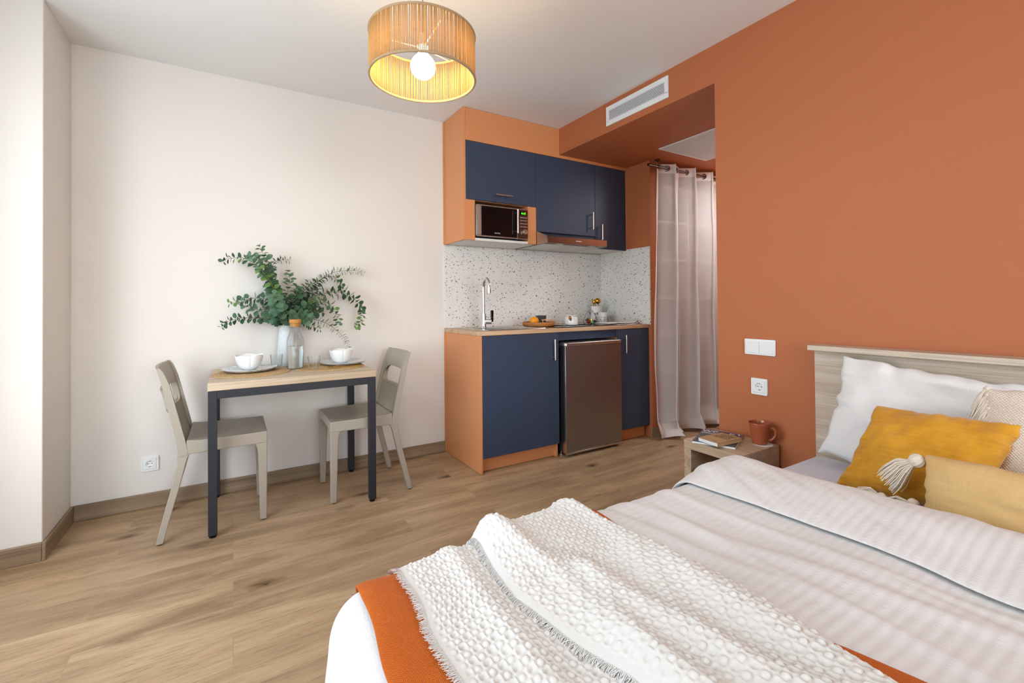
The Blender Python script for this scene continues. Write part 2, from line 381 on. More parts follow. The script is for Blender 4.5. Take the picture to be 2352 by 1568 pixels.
# ------------------------------------------------------------------ builders
class G:
    def __init__(s): s.v = []; s.f = []; s.uv = None
    def add(s, vs, fs):
        b = len(s.v); s.v.extend(tuple(map(float, v)) for v in vs); s.f.extend(tuple(b + i for i in f) for f in fs); return s
    def box(s, x0, x1, y0, y1, z0, z1):
        return s.add([(x0, y0, z0), (x1, y0, z0), (x1, y1, z0), (x0, y1, z0), (x0, y0, z1), (x1, y0, z1), (x1, y1, z1), (x0, y1, z1)],
                     [(0, 3, 2, 1), (4, 5, 6, 7), (0, 1, 5, 4), (1, 2, 6, 5), (2, 3, 7, 6), (3, 0, 4, 7)])
    def loft(s, rings, cap=True):
        n = len(rings[0]); vs = [p for r in rings for p in r]; fs = []
        for i in range(len(rings) - 1):
            for j in range(n):
                k = (j + 1) % n; fs.append((i * n + j, i * n + k, (i + 1) * n + k, (i + 1) * n + j))
        if cap: fs.append(tuple(range(n - 1, -1, -1))); fs.append(tuple((len(rings) - 1) * n + j for j in range(n)))
        return s.add(vs, fs)
    def rects(s, secs):
        """secs: (cx, cy, z, hx, hy)"""
        return s.loft([[(x - a, y - b, z), (x + a, y - b, z), (x + a, y + b, z), (x - a, y + b, z)] for x, y, z, a, b in secs])
    def tube(s, pts, r, n=8, cap=True):
        pts = [Vector(p) for p in pts]; rs = r if isinstance(r, (list, tuple)) else [r] * len(pts)
        up = Vector((0, 0, 1)); rings = []; nrm = None
        for i, p in enumerate(pts):
            d = (pts[min(i + 1, len(pts) - 1)] - pts[max(i - 1, 0)]).normalized()
            if nrm is None:
                a = up if abs(d.z) < .9 else Vector((1, 0, 0)); nrm = d.cross(a).normalized()
            nrm = (nrm - d * nrm.dot(d)).normalized(); bi = d.cross(nrm)
            rings.append([tuple(p + (nrm * math.cos(2 * PI * k / n) + bi * math.sin(2 * PI * k / n)) * rs[i]) for k in range(n)])
        return s.loft(rings, cap)
    def lathe(s, prof, c=(0, 0, 0), n=40, mod=None, axis='Z'):
        rings = []
        for i, (r, z) in enumerate(prof):
            ring = []
            for k in range(n):
                a = 2 * PI * k / n; rr, zz = (r, z) if mod is None else mod(r, z, a, i)
                x, y = rr * math.cos(a), rr * math.sin(a)
                if axis == 'Z': p = (x, y, zz)
                elif axis == 'Y': p = (x, zz, -y)
                else: p = (zz, x, y)
                ring.append((c[0] + p[0], c[1] + p[1], c[2] + p[2]))
            rings.append(ring)
        return s.loft(rings, prof[0][0] > 1e-6 and prof[-1][0] > 1e-6 and prof[0] != prof[-1])
    def torus(s, c, R, r, axis='Z', n=36, m=8, rot=None):
        rings = []
        for i in range(n):
            a = 2 * PI * i / n; ring = []
            for j in range(m):
                b = 2 * PI * j / m; q = Vector(((R + r * math.cos(b)) * math.cos(a), (R + r * math.cos(b)) * math.sin(a), r * math.sin(b)))
                if axis == 'Y': q = Vector((q.x, q.z, q.y))
                if axis == 'X': q = Vector((q.z, q.x, q.y))
                if rot: q = rot @ q
                ring.append(tuple(q + Vector(c)))
            rings.append(ring)
        rings.append(rings[0]); return s.loft(rings, False)
    def prism(s, pts, axis, a, b):
        """pts: outline in the two other axes, extruded from a to b along axis"""
        def P(p, t): return {'X': (t, p[0], p[1]), 'Y': (p[0], t, p[1]), 'Z': (p[0], p[1], t)}[axis]
        n = len(pts)
        return s.add([P(p, a) for p in pts] + [P(p, b) for p in pts],
                     [tuple(range(n)), tuple(range(2 * n - 1, n - 1, -1))] + [(i, n + i, n + (i + 1) % n, (i + 1) % n) for i in range(n)])
    def grid(s, P, uv=None):
        P = np.asarray(P, float); nu, nv = P.shape[:2]
        idx = np.arange(nu * nv).reshape(nu, nv); b = len(s.v)
        fs = np.stack([idx[:-1, :-1], idx[1:, :-1], idx[1:, 1:], idx[:-1, 1:]], -1).reshape(-1, 4) + b
        s.v.extend(map(tuple, P.reshape(-1, 3))); s.f.extend(map(tuple, fs.tolist()))
        if uv is not None:
            s.uv = (s.uv or []) + list(map(tuple, np.asarray(uv, float).reshape(-1, 2)))
        return s
    def xf(s, m):
        s.v = [tuple(m @ Vector(v)) for v in s.v]; return s
    def build(s, name, m, parent=None, bevel=0, seg=2, smooth=40, sub=0, solid=0, solid_off=-1, weld=0, flip=True, local=False):
        me = D.meshes.new(name)
        off = Vector((0, 0, 0))
        if parent is not None and not local:
            r = parent
            while r.parent is not None: r = r.parent
            off = r.location.copy()
        me.from_pydata([tuple(Vector(v) - off) for v in s.v], [], s.f)
        if s.uv:
            l = me.uv_layers.new(name='UVMap'); li = np.empty(len(me.loops), np.int32); me.loops.foreach_get('vertex_index', li)
            l.data.foreach_set('uv', np.asarray(s.uv, np.float32)[li].ravel())
        if flip or weld:
            bm = bmesh.new(); bm.from_mesh(me)
            if weld: bmesh.ops.remove_doubles(bm, verts=bm.verts, dist=weld)
            if flip: bmesh.ops.recalc_face_normals(bm, faces=bm.faces)
            bm.to_mesh(me); bm.free()
        if smooth is not None:
            me.polygons.foreach_set('use_smooth', [True] * len(me.polygons)); me.set_sharp_from_angle(angle=math.radians(smooth))
        if m is not None: me.materials.append(M[m] if isinstance(m, str) else m)
        o = D.objects.new(name, me); COL.objects.link(o)
        if parent is not None: o.parent = parent
        if solid:
            md = o.modifiers.new('thickness', 'SOLIDIFY'); md.thickness = solid; md.offset = solid_off
        if bevel:
            md = o.modifiers.new('edges', 'BEVEL'); md.width = bevel; md.segments = seg; md.limit_method = 'ANGLE'; md.angle_limit = math.radians(35)
            md.harden_normals = False
        if sub:
            md = o.modifiers.new('smooth', 'SUBSURF'); md.levels = sub; md.render_levels = sub
        return o

def tag(o, label, cat, group=None):
    o['label'] = label; o['category'] = cat
    if group: o['group'] = group
    return o
def thing(name, label, cat, loc=(0, 0, 0), group=None):
    o = D.objects.new(name, None); COL.objects.link(o); o.location = loc; o.empty_display_size = .05
    return tag(o, label, cat, group)
def struct(o, label=None):
    o['kind'] = 'structure'
    if label: o['label'] = label
    return o
def copy_tree(o, parent=None):
    c = o.copy(); COL.objects.link(c); c.parent = parent
    for ch in list(o.children): copy_tree(ch, c)
    return c
def bx(x0, x1, y0, y1, z0, z1): return G().box(x0, x1, y0, y1, z0, z1)
def arc(cx, cy, r, a0, a1, n=8):
    return [(cx + r * math.cos(math.radians(a0 + (a1 - a0) * i / n)), cy + r * math.sin(math.radians(a0 + (a1 - a0) * i / n))) for i in range(n + 1)]
def rrect(x0, x1, y0, y1, r, n=6):
    return arc(x1 - r, y1 - r, r, 0, 90, n) + arc(x0 + r, y1 - r, r, 90, 180, n) + arc(x0 + r, y0 + r, r, 180, 270, n) + arc(x1 - r, y0 + r, r, 270, 360, n)
def smoothpath(pts, n=6):
    """Catmull-Rom through points"""
    P = [Vector(p) for p in pts]; P = [P[0] * 2 - P[1]] + P + [P[-1] * 2 - P[-2]]; out = []
    for i in range(1, len(P) - 2):
        for k in range(n):
            t = k / n; a, b, c, d = P[i - 1:i + 3]
            out.append(.5 * ((2 * b) + (c - a) * t + (2 * a - 5 * b + 4 * c - d) * t * t + (3 * b - a - 3 * c + d) * t ** 3))
    out.append(P[-2]); return out
def text_mesh(txt, size, extrude=.0002, spacing=1.0):
    cu = D.curves.new('letters', 'FONT'); cu.body = txt; cu.size = size; cu.extrude = extrude; cu.resolution_u = 3; cu.space_character = spacing
    cu.align_x = 'CENTER'; cu.align_y = 'CENTER'
    o = D.objects.new('letters', cu); COL.objects.link(o)
    dg = bpy.context.evaluated_depsgraph_get(); me = D.meshes.new_from_object(o.evaluated_get(dg))
    g = G().add([tuple(v.co) for v in me.vertices], [tuple(p.vertices) for p in me.polygons])
    D.objects.remove(o); D.curves.remove(cu); D.meshes.remove(me)
    return g
def vnoise(x, y, seed=0):
    """smooth value noise in [-1, 1]"""
    x = np.asarray(x, float); y = np.asarray(y, float)
    xi = np.floor(x).astype(np.int64); yi = np.floor(y).astype(np.int64); fx = x - xi; fy = y - yi
    fx = fx * fx * fx * (fx * (fx * 6 - 15) + 10); fy = fy * fy * fy * (fy * (fy * 6 - 15) + 10)
    def h(a, b):
        n = (a * 374761393 + b * 668265263 + seed * 1442695041) & 0x7fffffff
        n = ((n ^ (n >> 13)) * 1274126177) & 0x7fffffff
        return ((n ^ (n >> 16)) & 0xffff) / 32767.5 - 1
    return (h(xi, yi) * (1 - fx) + h(xi + 1, yi) * fx) * (1 - fy) + (h(xi, yi + 1) * (1 - fx) + h(xi + 1, yi + 1) * fx) * fy

# ------------------------------------------------------------------ the room
XL, XR, YB, YF, ZC = -.73, 2.252, 3.285, -3.2, 2.535
struct(bx(-1.4, 4.4, YF - .1, YB + .1, -.1, 0).build('floor', 'floor', smooth=None))
struct(bx(-1.4, XR + .25, YF - .1, YB + .1, ZC, ZC + .1).build('ceiling', 'white_paint', smooth=None))
struct(bx(-1.3, 4.4, YB, YB + .12, 0, ZC).build('wall_back', 'cream', smooth=None))
# left wall: a return at the corner, then a deep window bay
struct(bx(XL - .45, XL, 2.865, YB, 0, ZC).build('wall_left', 'cream', bevel=.004))
struct(bx(XL - .45, XL, YF, .65, 0, ZC).build('wall_left', 'cream', bevel=.004))
struct(bx(XL - .45, XL - .33, 2.45, 2.865, 0, ZC).build('wall_left', 'cream', smooth=None))
struct(bx(XL - .45, XL - .33, .65, 2.45, 0, .4).build('wall_left', 'cream', smooth=None))
struct(bx(XL - .45, XL - .33, .65, 2.45, 2.3, ZC).build('wall_left', 'cream', smooth=None))
# orange wall with the tall opening to the passage
struct(bx(XR, XR + .12, YF, 1.544, 0, ZC).build('wall_right', 'orange', smooth=None))
struct(bx(XR + .12, 4.3, 1.42, 1.544, 0, 2.325).build('wall_right', 'orange', smooth=None))
struct(bx(4.2, 4.3, 1.544, YB, 0, 2.325).build('wall_right', 'orange', smooth=None))
struct(bx(XR, 4.3, 1.544, 2.9385, 2.325, ZC).build('trim_1', 'orange', smooth=None))
struct(bx(2.37, 4.3, 2.9385, YB, 2.325, ZC).build('trim_1', 'orange', smooth=None))
# side wall of the kitchen recess with its end cap
struct(bx(3.0, 3.09, 2.672, YB, 0, 2.325).build('wall_right', 'orange', smooth=None))
# front wall behind the viewpoint, with an unseen window added for fill light
struct(bx(XL - .45, -.35, YF - .12, YF, 0, ZC).build('wall_front', 'cream', smooth=None))
struct(bx(1.9, XR + .12, YF - .12, YF, 0, ZC).build('wall_front', 'cream', smooth=None))
struct(bx(-.35, 1.9, YF - .12, YF, 0, .25).build('wall_front', 'cream', smooth=None))
struct(bx(-.35, 1.9, YF - .12, YF, 2.4, ZC).build('wall_front', 'cream', smooth=None))
def window(name, axis, at, a0, a1, z0, z1, n):
    fr = G(); w = .06
    def B(p0, p1, q0, q1, d=.03):
        if axis == 'X': fr.box(at - d, at + d, p0, p1, q0, q1)
        else: fr.box(p0, p1, at - d, at + d, q0, q1)
    B(a0, a1, z0, z0 + w); B(a0, a1, z1 - w, z1)
    for i in range(n + 1):
        c = a0 + (a1 - a0) * i / n; c = min(max(c, a0 + w / 2), a1 - w / 2); B(c - w / 2, c + w / 2, z0 + w, z1 - w)
    o = struct(fr.build(name, 'plastic_white', smooth=None))
    gl = G()
    if axis == 'X': gl.box(at - .003, at + .003, a0 + w, a1 - w, z0 + w, z1 - w)
    else: gl.box(a0 + w, a1 - w, at - .003, at + .003, z0 + w, z1 - w)
    gl.build('pane', 'pane', o, smooth=None)
window('window_1', 'X', -1.13, .65, 2.45, .4, 2.3, 2)
window('fill_window', 'Y', YF - .09, -.35, 1.9, .25, 2.4, 3)  # guessed opening behind the camera, added to let fill light in
# skirting
def skirt(name, x0, x1, y0, y1, m): struct(bx(x0, x1, y0, y1, 0, .083).build(name, m, bevel=.003, seg=2))
skirt('baseboard_back', XL + .013, 1.389, YB - .013, YB, 'skirt_oak')
skirt('baseboard_left', XL, XL + .013, 2.852, YB, 'skirt_oak_y')
skirt('baseboard_left', -1.09, XL, 2.852, 2.865, 'skirt_oak')
skirt('baseboard_right', 2.978, 3.103, 2.659, 2.672, 'skirt_oak')
skirt('baseboard_right', 3.09, 3.103, 2.672, 3.2, 'skirt_oak_y')
skirt('baseboard_right', XR - .013, XR, YF, 1.544, 'skirt_oak_y')

# ------------------------------------------------------------------ kitchen
def bar_handle(c, length, axis, parent, sx=0, r=.006, out=.03):
    """round bar on two posts; the posts run back (+y)"""
    x, y, z = c; h = length / 2; g = G()
    if axis == 'Z':
        g.tube([(x, y, z - h), (x, y, z + h)], r, 12)
        for s in (-1, 1): g.tube([(x, y, z + s * h * .76), (x, y + out, z + s * h * .76)], r * .75, 10)
    else:
        g.tube([(x - h, y, z), (x + h, y, z)], r, 12)
        for s in (-1, 1): g.tube([(x + s * h * .76, y, z), (x + s * h * .76, y + out, z)], r * .75, 10)
    return g.build('handle', 'steel', parent)

KB, KT = 2.702, .944           # front plane of the base units, worktop height
# base unit under the sink
t = thing('base_cabinet', 'low cabinet with wide navy door and orange end panel under the sink', 'cabinet', (1.725, 3.0, 0))
bx(1.396, 1.412, KB - .001, YB - .015, .002, .916).build('side_panel', 'cab_orange', t, bevel=.001)
bx(1.389, 1.396, YB - .016, YB - .001, .002, .916).build('scribe_strip', 'cab_orange', t)
bx(1.413, 2.043, KB + .02, YB - .015, .1, .915).build('carcass', 'cab_orange', t)
d = bx(1.4135, 2.046, KB - .001, KB + .018, .1, .913).build('door', 'navy', t, bevel=.0015)
bar_handle((1.993, KB - .032, .792), .15, 'Z', d)
bx(1.413, 2.03, KB + .045, KB + .06, .003, .1).build('plinth', 'cab_orange', t)
bx(2.027, 2.043, KB + .018, YB - .02, .002, .1).build('plinth_return', 'cab_orange', t)
# base unit at the right end
t = thing('base_cabinet', 'low narrow navy cabinet between the small fridge and the curtain', 'cabinet', (2.82, 3.0, 0))
bx(2.649, 2.665, KB + .02, YB - .015, .002, .915).build('side_panel', 'cab_orange', t)
bx(2.665, 2.99, KB + .02, YB - .015, .1, .915).build('carcass', 'cab_orange', t)
d = bx(2.651, 2.995, KB - .001, KB + .018, .1, .913).build('door', 'navy', t, bevel=.0015)
bar_handle((2.708, KB - .032, .795), .145, 'Z', d)
bx(2.665, 2.985, KB + .045, KB + .06, .003, .1).build('plinth', 'cab_orange', t)
tag(bx(2.0475, 2.648, KB + .018, KB + .034, .853, .9155).build('filler_panel', 'navy', bevel=.001), 'navy filler strip under the worktop above the small fridge', 'panel')
# worktop
wt = tag(bx(1.391, 2.998, KB - .005, YB - .013, .9165, KT).build('worktop', 'oak_top', bevel=.0015), 'light oak kitchen worktop with sink and hob set in', 'worktop')
# splashback
tag(bx(1.394, 2.988, YB - .012, YB - .001, KT + .0005, 1.584).build('splashback', 'terrazzo', smooth=None), 'speckled terrazzo splashback panel behind the tap and tray', 'splashback')
tag(bx(2.988, 2.9995, 2.676, YB - .0125, KT + .0005, 1.5995).build('splashback', 'terrazzo_y', smooth=None), 'speckled terrazzo splashback return with double socket on it', 'splashback')

# sink
t = thing('sink', 'stainless steel inset sink with drainer left on the worktop', 'sink', (1.72, 2.98, KT))
g = G(); n = 8
def ring(x0, x1, y0, y1, r, z): return [(x, y, z) for x, y in rrect(x0, x1, y0, y1, r, 5)]
g.loft([ring(1.47, 2.0, 2.765, 3.175, .03, KT + .0005), ring(1.472, 1.998, 2.767, 3.173, .03, KT + .005), ring(1.482, 1.988, 2.777, 3.163, .025, KT + .006),
        ring(1.49, 1.98, 2.785, 3.1, .02, KT + .0035)], False)
g.loft([ring(1.49, 1.98, 2.785, 3.1, .02, KT + .0035), ring(1.5, 1.97, 2.795, 3.09, .05, KT + .003)], True)
g.build('rim', 'inox_sink', t, weld=.0001, smooth=50)
g = G(); g.loft([ring(1.52, 1.80, 2.81, 3.07, .05, KT + .0036), ring(1.523, 1.797, 2.813, 3.067, .05, KT + .0042)], True)
g.build('basin', 'inox', t)
g = G()
for k in range(6): g.tube([(1.84 + .022 * k, 2.83, KT + .0035), (1.84 + .022 * k, 3.06, KT + .0035)], .0025, 6)
g.build('drainer_ribs', 'inox_sink', t)
# tap
t = thing('tap', 'tall chrome gooseneck tap with side lever at the sink', 'tap', (1.60, 3.05, KT))
tx, ty = 1.606, 3.042
g = G(); g.lathe([(.0, 0), (.026, 0), (.026, .006), (.019, .012), (.019, .1), (.0185, .104), (.0, .104)], (tx, ty, KT + .006), 24)
g.build('body', 'chrome', t)
g = G(); p = [(tx, ty, KT + .105), (tx, ty, 1.25)]
for i in range(1, 13):
    a = PI * i / 12; q = .062 * (1 - math.cos(a)); p.append((tx - .02 * q / .124, ty - q, 1.25 + .066 * math.sin(a)))
p.append((tx - .02, ty - .124, 1.215))
g.tube(p, .0115, 16)
g.build('spout', 'chrome', t)
G().tube([(tx - .02, ty - .124, 1.236), (tx - .02, ty - .124, 1.206)], .0145, 16).build('nozzle', 'chrome', t, bevel=.001)
G().tube([(tx + .01, ty - .01, KT + .052), (tx + .05, ty - .035, KT + .052)], .019, 18).build('valve', 'chrome', t, bevel=.002)
lv = G().loft([[(tx + .052 + dx, ty - .036 + dy, z) for dx, dy in ((-w, -.006), (w, -.006), (w, .006), (-w, .006))] for z, w in ((KT + .05, .009), (KT + .09, .011), (KT + .125, .012), (KT + .137, .010))]).build('lever', 'black_glass', t, bevel=.003)
G().lathe([(0, 0), (.003, 0), (.003, .002), (0, .002)], (tx + .05, ty - .044, KT + .082), 10, axis='Y').build('hot_mark', 'red_plastic', lv)

# hob
t = thing('hob', 'black glass induction hob under the white milk pan', 'hob', (2.33, 2.95, KT))
G().loft([ring(2.08, 2.60, 2.757, 3.10, .008, KT + .0005), ring(2.08, 2.60, 2.757, 3.10, .008, KT + .006)]).build('glass_plate', 'black_glass', t, bevel=.001)
for cx, cy, r in ((2.2, 2.93, .08), (2.46, 2.93, .07)):
    G().lathe([(r - .001, KT + .0062), (r, KT + .0063), (r + .001, KT + .0062)], (cx, cy, 0), 40).build('zone_marking', 'inox_light', t)

# fridge
t = thing('fridge', 'small stainless steel fridge standing between the navy cabinets', 'fridge', (2.345, 2.95, 0))
bx(2.066, 2.628, 2.76, 3.24, .03, .81).build('body', 'black', t, bevel=.004)
d = bx(2.072, 2.632, 2.655, 2.745, .035, .812).build('door', 'inox', t, bevel=.003)
bx(2.0705, 2.074, 2.653, 2.7, .03, .812).build('edge_strip', 'steel', d, bevel=.001)
bx(2.07, 2.633, 2.650, 2.656, .022, .034).build('bottom_strip', 'steel', d, bevel=.001)
G().prism(rrect(2.066, 2.636, 2.646, 3.22, .02), 'Z', .812, .838).build('top', 'inox_light', t, bevel=.006, seg=3)
for x in (2.09, 2.60):
    for y in (2.74, 3.18): G().lathe([(0, 0), (.016, 0), (.016, .012), (.006, .014), (.006, .034), (0, .034)], (x, y, .001), 14).build('foot', 'inox_light', t)
bx(2.06, 2.066, 2.79, 2.9, .74, .75).build('side_screw', 'steel', t)

# wall units --------------------------------------------------------
UY, UB, UT = 2.938, 1.5995, 2.300
t = thing('wall_cabinet', 'wall cabinet with lift-up navy door above the microwave', 'cabinet', (1.71, 3.1, UB))
bx(1.397, 1.416, UY - .001, YB - .001, UB - .012, ZC - .002).build('end_panel', 'cab_orange', t, bevel=.001)
bx(1.389, 1.397, YB - .014, YB - .001, UB - .012, ZC - .004).build('scribe_strip', 'cab_orange', t)
bx(1.417, 2.019, UY + .02, YB - .002, 1.877, UT).build('carcass', 'cab_orange', t)
bx(1.417, 2.019, UY + .004, YB - .014, UB - .012, UB + .006).build('bottom_shelf', 'cab_white', t, bevel=.001)
bx(1.417, 2.019, YB - .02, YB - .014, UB + .006, 1.877).build('back_panel', 'cab_white', t)
d = bx(1.4175, 2.0185, UY - .001, UY + .018, 1.879, UT - .002).build('door', 'navy', t, bevel=.0015)
bar_handle((1.715, UY - .035, 1.928), .145, 'X', d)
for x0, x1 in ((1.4165, 1.488), (1.943, 2.0195)): bx(x0, x1, UY, UY + .016, UB - .012, 1.8765).build('filler_strip', 'cab_orange', t, bevel=.001)
bx(1.943, 1.951, UY + .016, YB - .03, UB + .006, 1.8765).build('divider', 'cab_orange', t)
bx(1.48, 1.488, UY + .016, YB - .03, UB + .006, 1.8765).build('divider', 'cab_orange', t)
tag(bx(1.4165, 2.252, UY, UY + .018, UT + .001, ZC - .002).build('filler_panel', 'cab_orange', bevel=.001), 'orange infill panel between the navy wall doors and the ceiling', 'panel')
tag(bx(2.2525, 2.999, UY + .001, UY + .018, UT + .001, 2.3245).build('filler_panel', 'cab_orange', bevel=.001), 'thin orange strip between the navy doors and the lowered soffit', 'panel')
t = thing('wall_cabinet', 'tall navy wall cabinet directly above the extractor hood', 'cabinet', (2.325, 3.1, 1.69))
bx(2.0205, 2.624, UY + .02, YB - .002, 1.7, UT).build('carcass', 'cab_orange', t)
d = bx(2.0215, 2.6245, UY - .001, UY + .018, 1.69, UT - .002).build('door', 'navy', t, bevel=.0015)
bar_handle((2.577, UY - .035, 1.815), .145, 'Z', d)
t = thing('wall_cabinet', 'narrow navy wall cabinet beside the extractor hood', 'cabinet', (2.81, 3.1, UB))
bx(2.627, 2.985, UY + .02, YB - .014, UB - .008, UT).build('carcass', 'cab_white', t)
d = bx(2.6275, 2.984, UY - .001, UY + .018, UB - .01, UT - .002).build('door', 'navy', t, bevel=.0015)
bar_handle((2.678, UY - .035, 1.722), .145, 'Z', d)
bx(2.985, 2.999, UY - .003, YB - .014, UB - .01, UT).build('end_strip', 'cab_orange', t)

# hood
t = thing('extractor_hood', 'slim stainless extractor hood under the tall navy cabinet', 'hood', (2.32, 3.0, 1.583))
hx0, hx1 = 2.0225, 2.6235
G().prism([(2.8, 1.587), (2.8, 1.639), (2.932, 1.686), (YB - .016, 1.686), (YB - .016, 1.587)], 'X', hx0 + .002, hx1 - .002).build('body', 'inox_dark', t, bevel=.001)
G().prism([(2.8, 1.586), (2.8, 1.641), (2.93, 1.689), (2.936, 1.689), (2.936, 1.586)], 'X', hx0 - .001, hx0 + .0015).build('side_plate', 'inox_light', t)
fp = bx(hx0, hx1, 2.794, 2.7995, 1.588, 1.6385).build('front_panel', 'inox_dark', t, bevel=.001)
g = G()
for k in range(5): g.box(2.297 + .012 * k, 2.305 + .012 * k, 2.7925, 2.794, 1.611, 1.616)
g.build('control_buttons', 'plastic_white', fp)
for x0, x1 in ((hx0 + .012, 2.318), (2.326, hx1 - .012)): bx(x0, x1, 2.84, YB - .05, 1.5835, 1.5865).build('filter', 'inox_light', t, bevel=.001)
for x in (2.16, 2.48): bx(x - .03, x + .03, 2.812, 2.83, 1.5845, 1.5865).build('lamp_lens', 'cab_white', t)

# microwave
t = thing('microwave', 'stainless microwave with black glass door in the wall cabinet niche', 'microwave', (1.71, 3.1, UB + .006))
mx0, mx1, mz0, mz1, my = 1.4915, 1.9385, 1.619, 1.848, 2.925
bx(mx0 + .003, mx1 - .003, my + .022, YB - .05, mz0, mz1 - .002).build('body', 'inox_light', t, bevel=.003)
G().prism(rrect(mx0, mx1, mz0 - .002, mz1, .012), 'Y', my + .004, my + .024).build('front_frame', 'inox_light', t, bevel=.001)
dr = bx(1.496, 1.836, my, my + .0045, mz0 + .006, mz1 - .008).build('door', 'black_glass', t, bevel=.001)
bx(1.4965, 1.529, my - .0015, my + .001, mz0 + .008, mz1 - .01).build('door_trim', 'inox_light', dr, bevel=.0005)
bx(1.5295, 1.532, my - .002, my + .001, mz0 + .008, mz1 - .01).build('door_trim', 'steel', dr)
g = G(); g.tube([(1.822, my - .035, 1.655), (1.822, my - .035, 1.835)], .006, 12)
for z in (1.672, 1.812): g.tube([(1.822, my - .035, z), (1.822, my, z)], .004, 8)
g.build('handle', 'steel', dr)
g = text_mesh('CECOTEC', .011, .0002, 1.0).xf(Matrix.Translation((1.665, my - .0006, 1.647)) @ Matrix.Rotation(PI / 2, 4, 'X')); g.build('lettering', 'plastic_white', dr, smooth=None)
cp = bx(1.842, 1.934, my, my + .0045, mz0 + .004, mz1 - .006).build('control_panel', 'inox_dark', t, bevel=.001)
bx(1.838, 1.8415, my - .002, my + .0045, mz0 + .004, mz1 - .006).build('panel_trim', 'steel', t)
bx(1.862, 1.922, my - .001, my + .001, 1.802, 1.828).build('display', 'black_glass', cp)
M['digits'] = mat('green_digits', '39e000', .5, emit=('4cff10', 2.5))
text_mesh('15:52', .019, .0002, 1.0).xf(Matrix.Translation((1.893, my - .0016, 1.813)) @ Matrix.Rotation(PI / 2, 4, 'X')).build('digits', 'digits', cp, smooth=None)
bx(1.909, 1.914, my - .0018, my - .0008, 1.819, 1.825).build('indicator', mat('red_indicator', 'ff1a2a', .5, emit=('ff1525', 2.)), cp)
for z in (1.782, 1.759, 1.736, 1.713): bx(1.866, 1.926, my - .003, my + .001, z - .0045, z + .0045).build('button', 'inox_light', cp, bevel=.001)
G().lathe([(0, -.024), (.0185, -.024), (.02, -.022), (.021, .0), (0, .0)], (1.899, my, 1.672), 28, axis='Y').build('knob', 'steel', cp, smooth=30)
for x in (1.53, 1.90):
    G().lathe([(0, 0), (.014, 0), (.012, .0135), (0, .0135)], (x, my + .05, UB + .006), 14).build('foot', 'rubber', t)

# vents
def vent(name, label, frame, slats, back, loc):
    t = thing(name, label, 'vent', loc)
    frame.build('frame', 'vent_white', t, bevel=.001)
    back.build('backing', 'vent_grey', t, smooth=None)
    for s in slats: s.build('slat', 'vent_white', t, smooth=None)
fx = XR
y0, y1, z0, z1 = 1.85, 2.385, 2.366, 2.4995; f = .03; fy = .045
fr = G()
fr.box(fx - .009, fx - .0005, y0, y1, z0, z0 + f + .004); fr.box(fx - .009, fx - .0005, y0, y1, z1 - f, z1)
fr.box(fx - .009, fx - .0005, y0, y0 + .027, z0 + f, z1 - f); fr.box(fx - .009, fx - .0005, y1 - .027, y1, z0 + f, z1 - f)
sl = []
for k in range(8):
    z = z0 + f + .006 + k * (z1 - z0 - 2 * f - .004) / 8
    sl.append(G().prism([(fx - .0082, z), (fx - .0082, z + .0046), (fx - .003, z + .0062), (fx - .003, z + .0025)], 'Y', y0 + .027, y1 - .027))
# prism along Y takes (x, z) outlines
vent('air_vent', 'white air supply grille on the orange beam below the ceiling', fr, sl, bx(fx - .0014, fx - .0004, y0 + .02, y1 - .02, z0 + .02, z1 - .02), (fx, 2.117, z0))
x0, x1, y0, y1, zz = 2.832, 3.412, 1.8, 2.43, 2.325
fr = G(); f = .022
fr.box(x0, x1, y0, y0 + f, zz - .008, zz - .0004); fr.box(x0, x1, y1 - f, y1, zz - .008, zz - .0004); fr.box(x0, x0 + f, y0 + f, y1 - f, zz - .008, zz - .0004); fr.box(x1 - f, x1, y0 + f, y1 - f, zz - .008, zz - .0004)
sl = []
for k in range(26):
    x = x0 + f + .006 + k * .0206
    sl.append(G().prism([(x, zz - .0072), (x + .0122, zz - .0072), (x + .0122, zz - .003), (x, zz - .003)], 'Y', y0 + f, y1 - f))
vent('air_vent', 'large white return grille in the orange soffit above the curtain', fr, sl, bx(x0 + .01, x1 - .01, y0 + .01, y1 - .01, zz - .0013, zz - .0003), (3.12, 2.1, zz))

# sockets and switches: local frame u = along wall, w = out of wall
def schuko(c, parent, to, s=1.0):
    """recessed round socket insert; `to` maps (u, v, w) to world"""
    g = G(); n = 32; R = .0195
    def rg(r, w): return [to(c[0] + r * math.cos(2 * PI * k / n), c[1] + r * math.sin(2 * PI * k / n), w) for k in range(n)]
    g.loft([rg(R, .0106), rg(R - .0005, .0112), rg(R - .0015, .0108), rg(R - .0028, .003), rg(.0001, .003)], False)
    o = g.build('socket_insert', 'plastic_white', parent, smooth=35)
    def disc(du, dv, r, w0, w1, name, m):
        G().loft([[to(c[0] + du + r * math.cos(2 * PI * k / 14), c[1] + dv + r * math.sin(2 * PI * k / 14), w) for k in range(14)] for w in (w0, w1)]).build(name, m, o)
    disc(-.0095, 0, .0026, .003, .0034, 'pin_hole', 'hole'); disc(.0095, 0, .0026, .003, .0034, 'pin_hole', 'hole'); disc(0, 0, .0016, .003, .0034, 'centre_screw', 'brass_pin')
    for sgn in (1, -1):
        G().loft([[to(c[0] + du, c[1] + sgn * (R - .0035) + dv, w) for du, dv in ((-.003, -.002), (.003, -.002), (.003, .002), (-.003, .002))] for w in (.003, .0085)]).build('earth_clip', 'brass_pin', o)
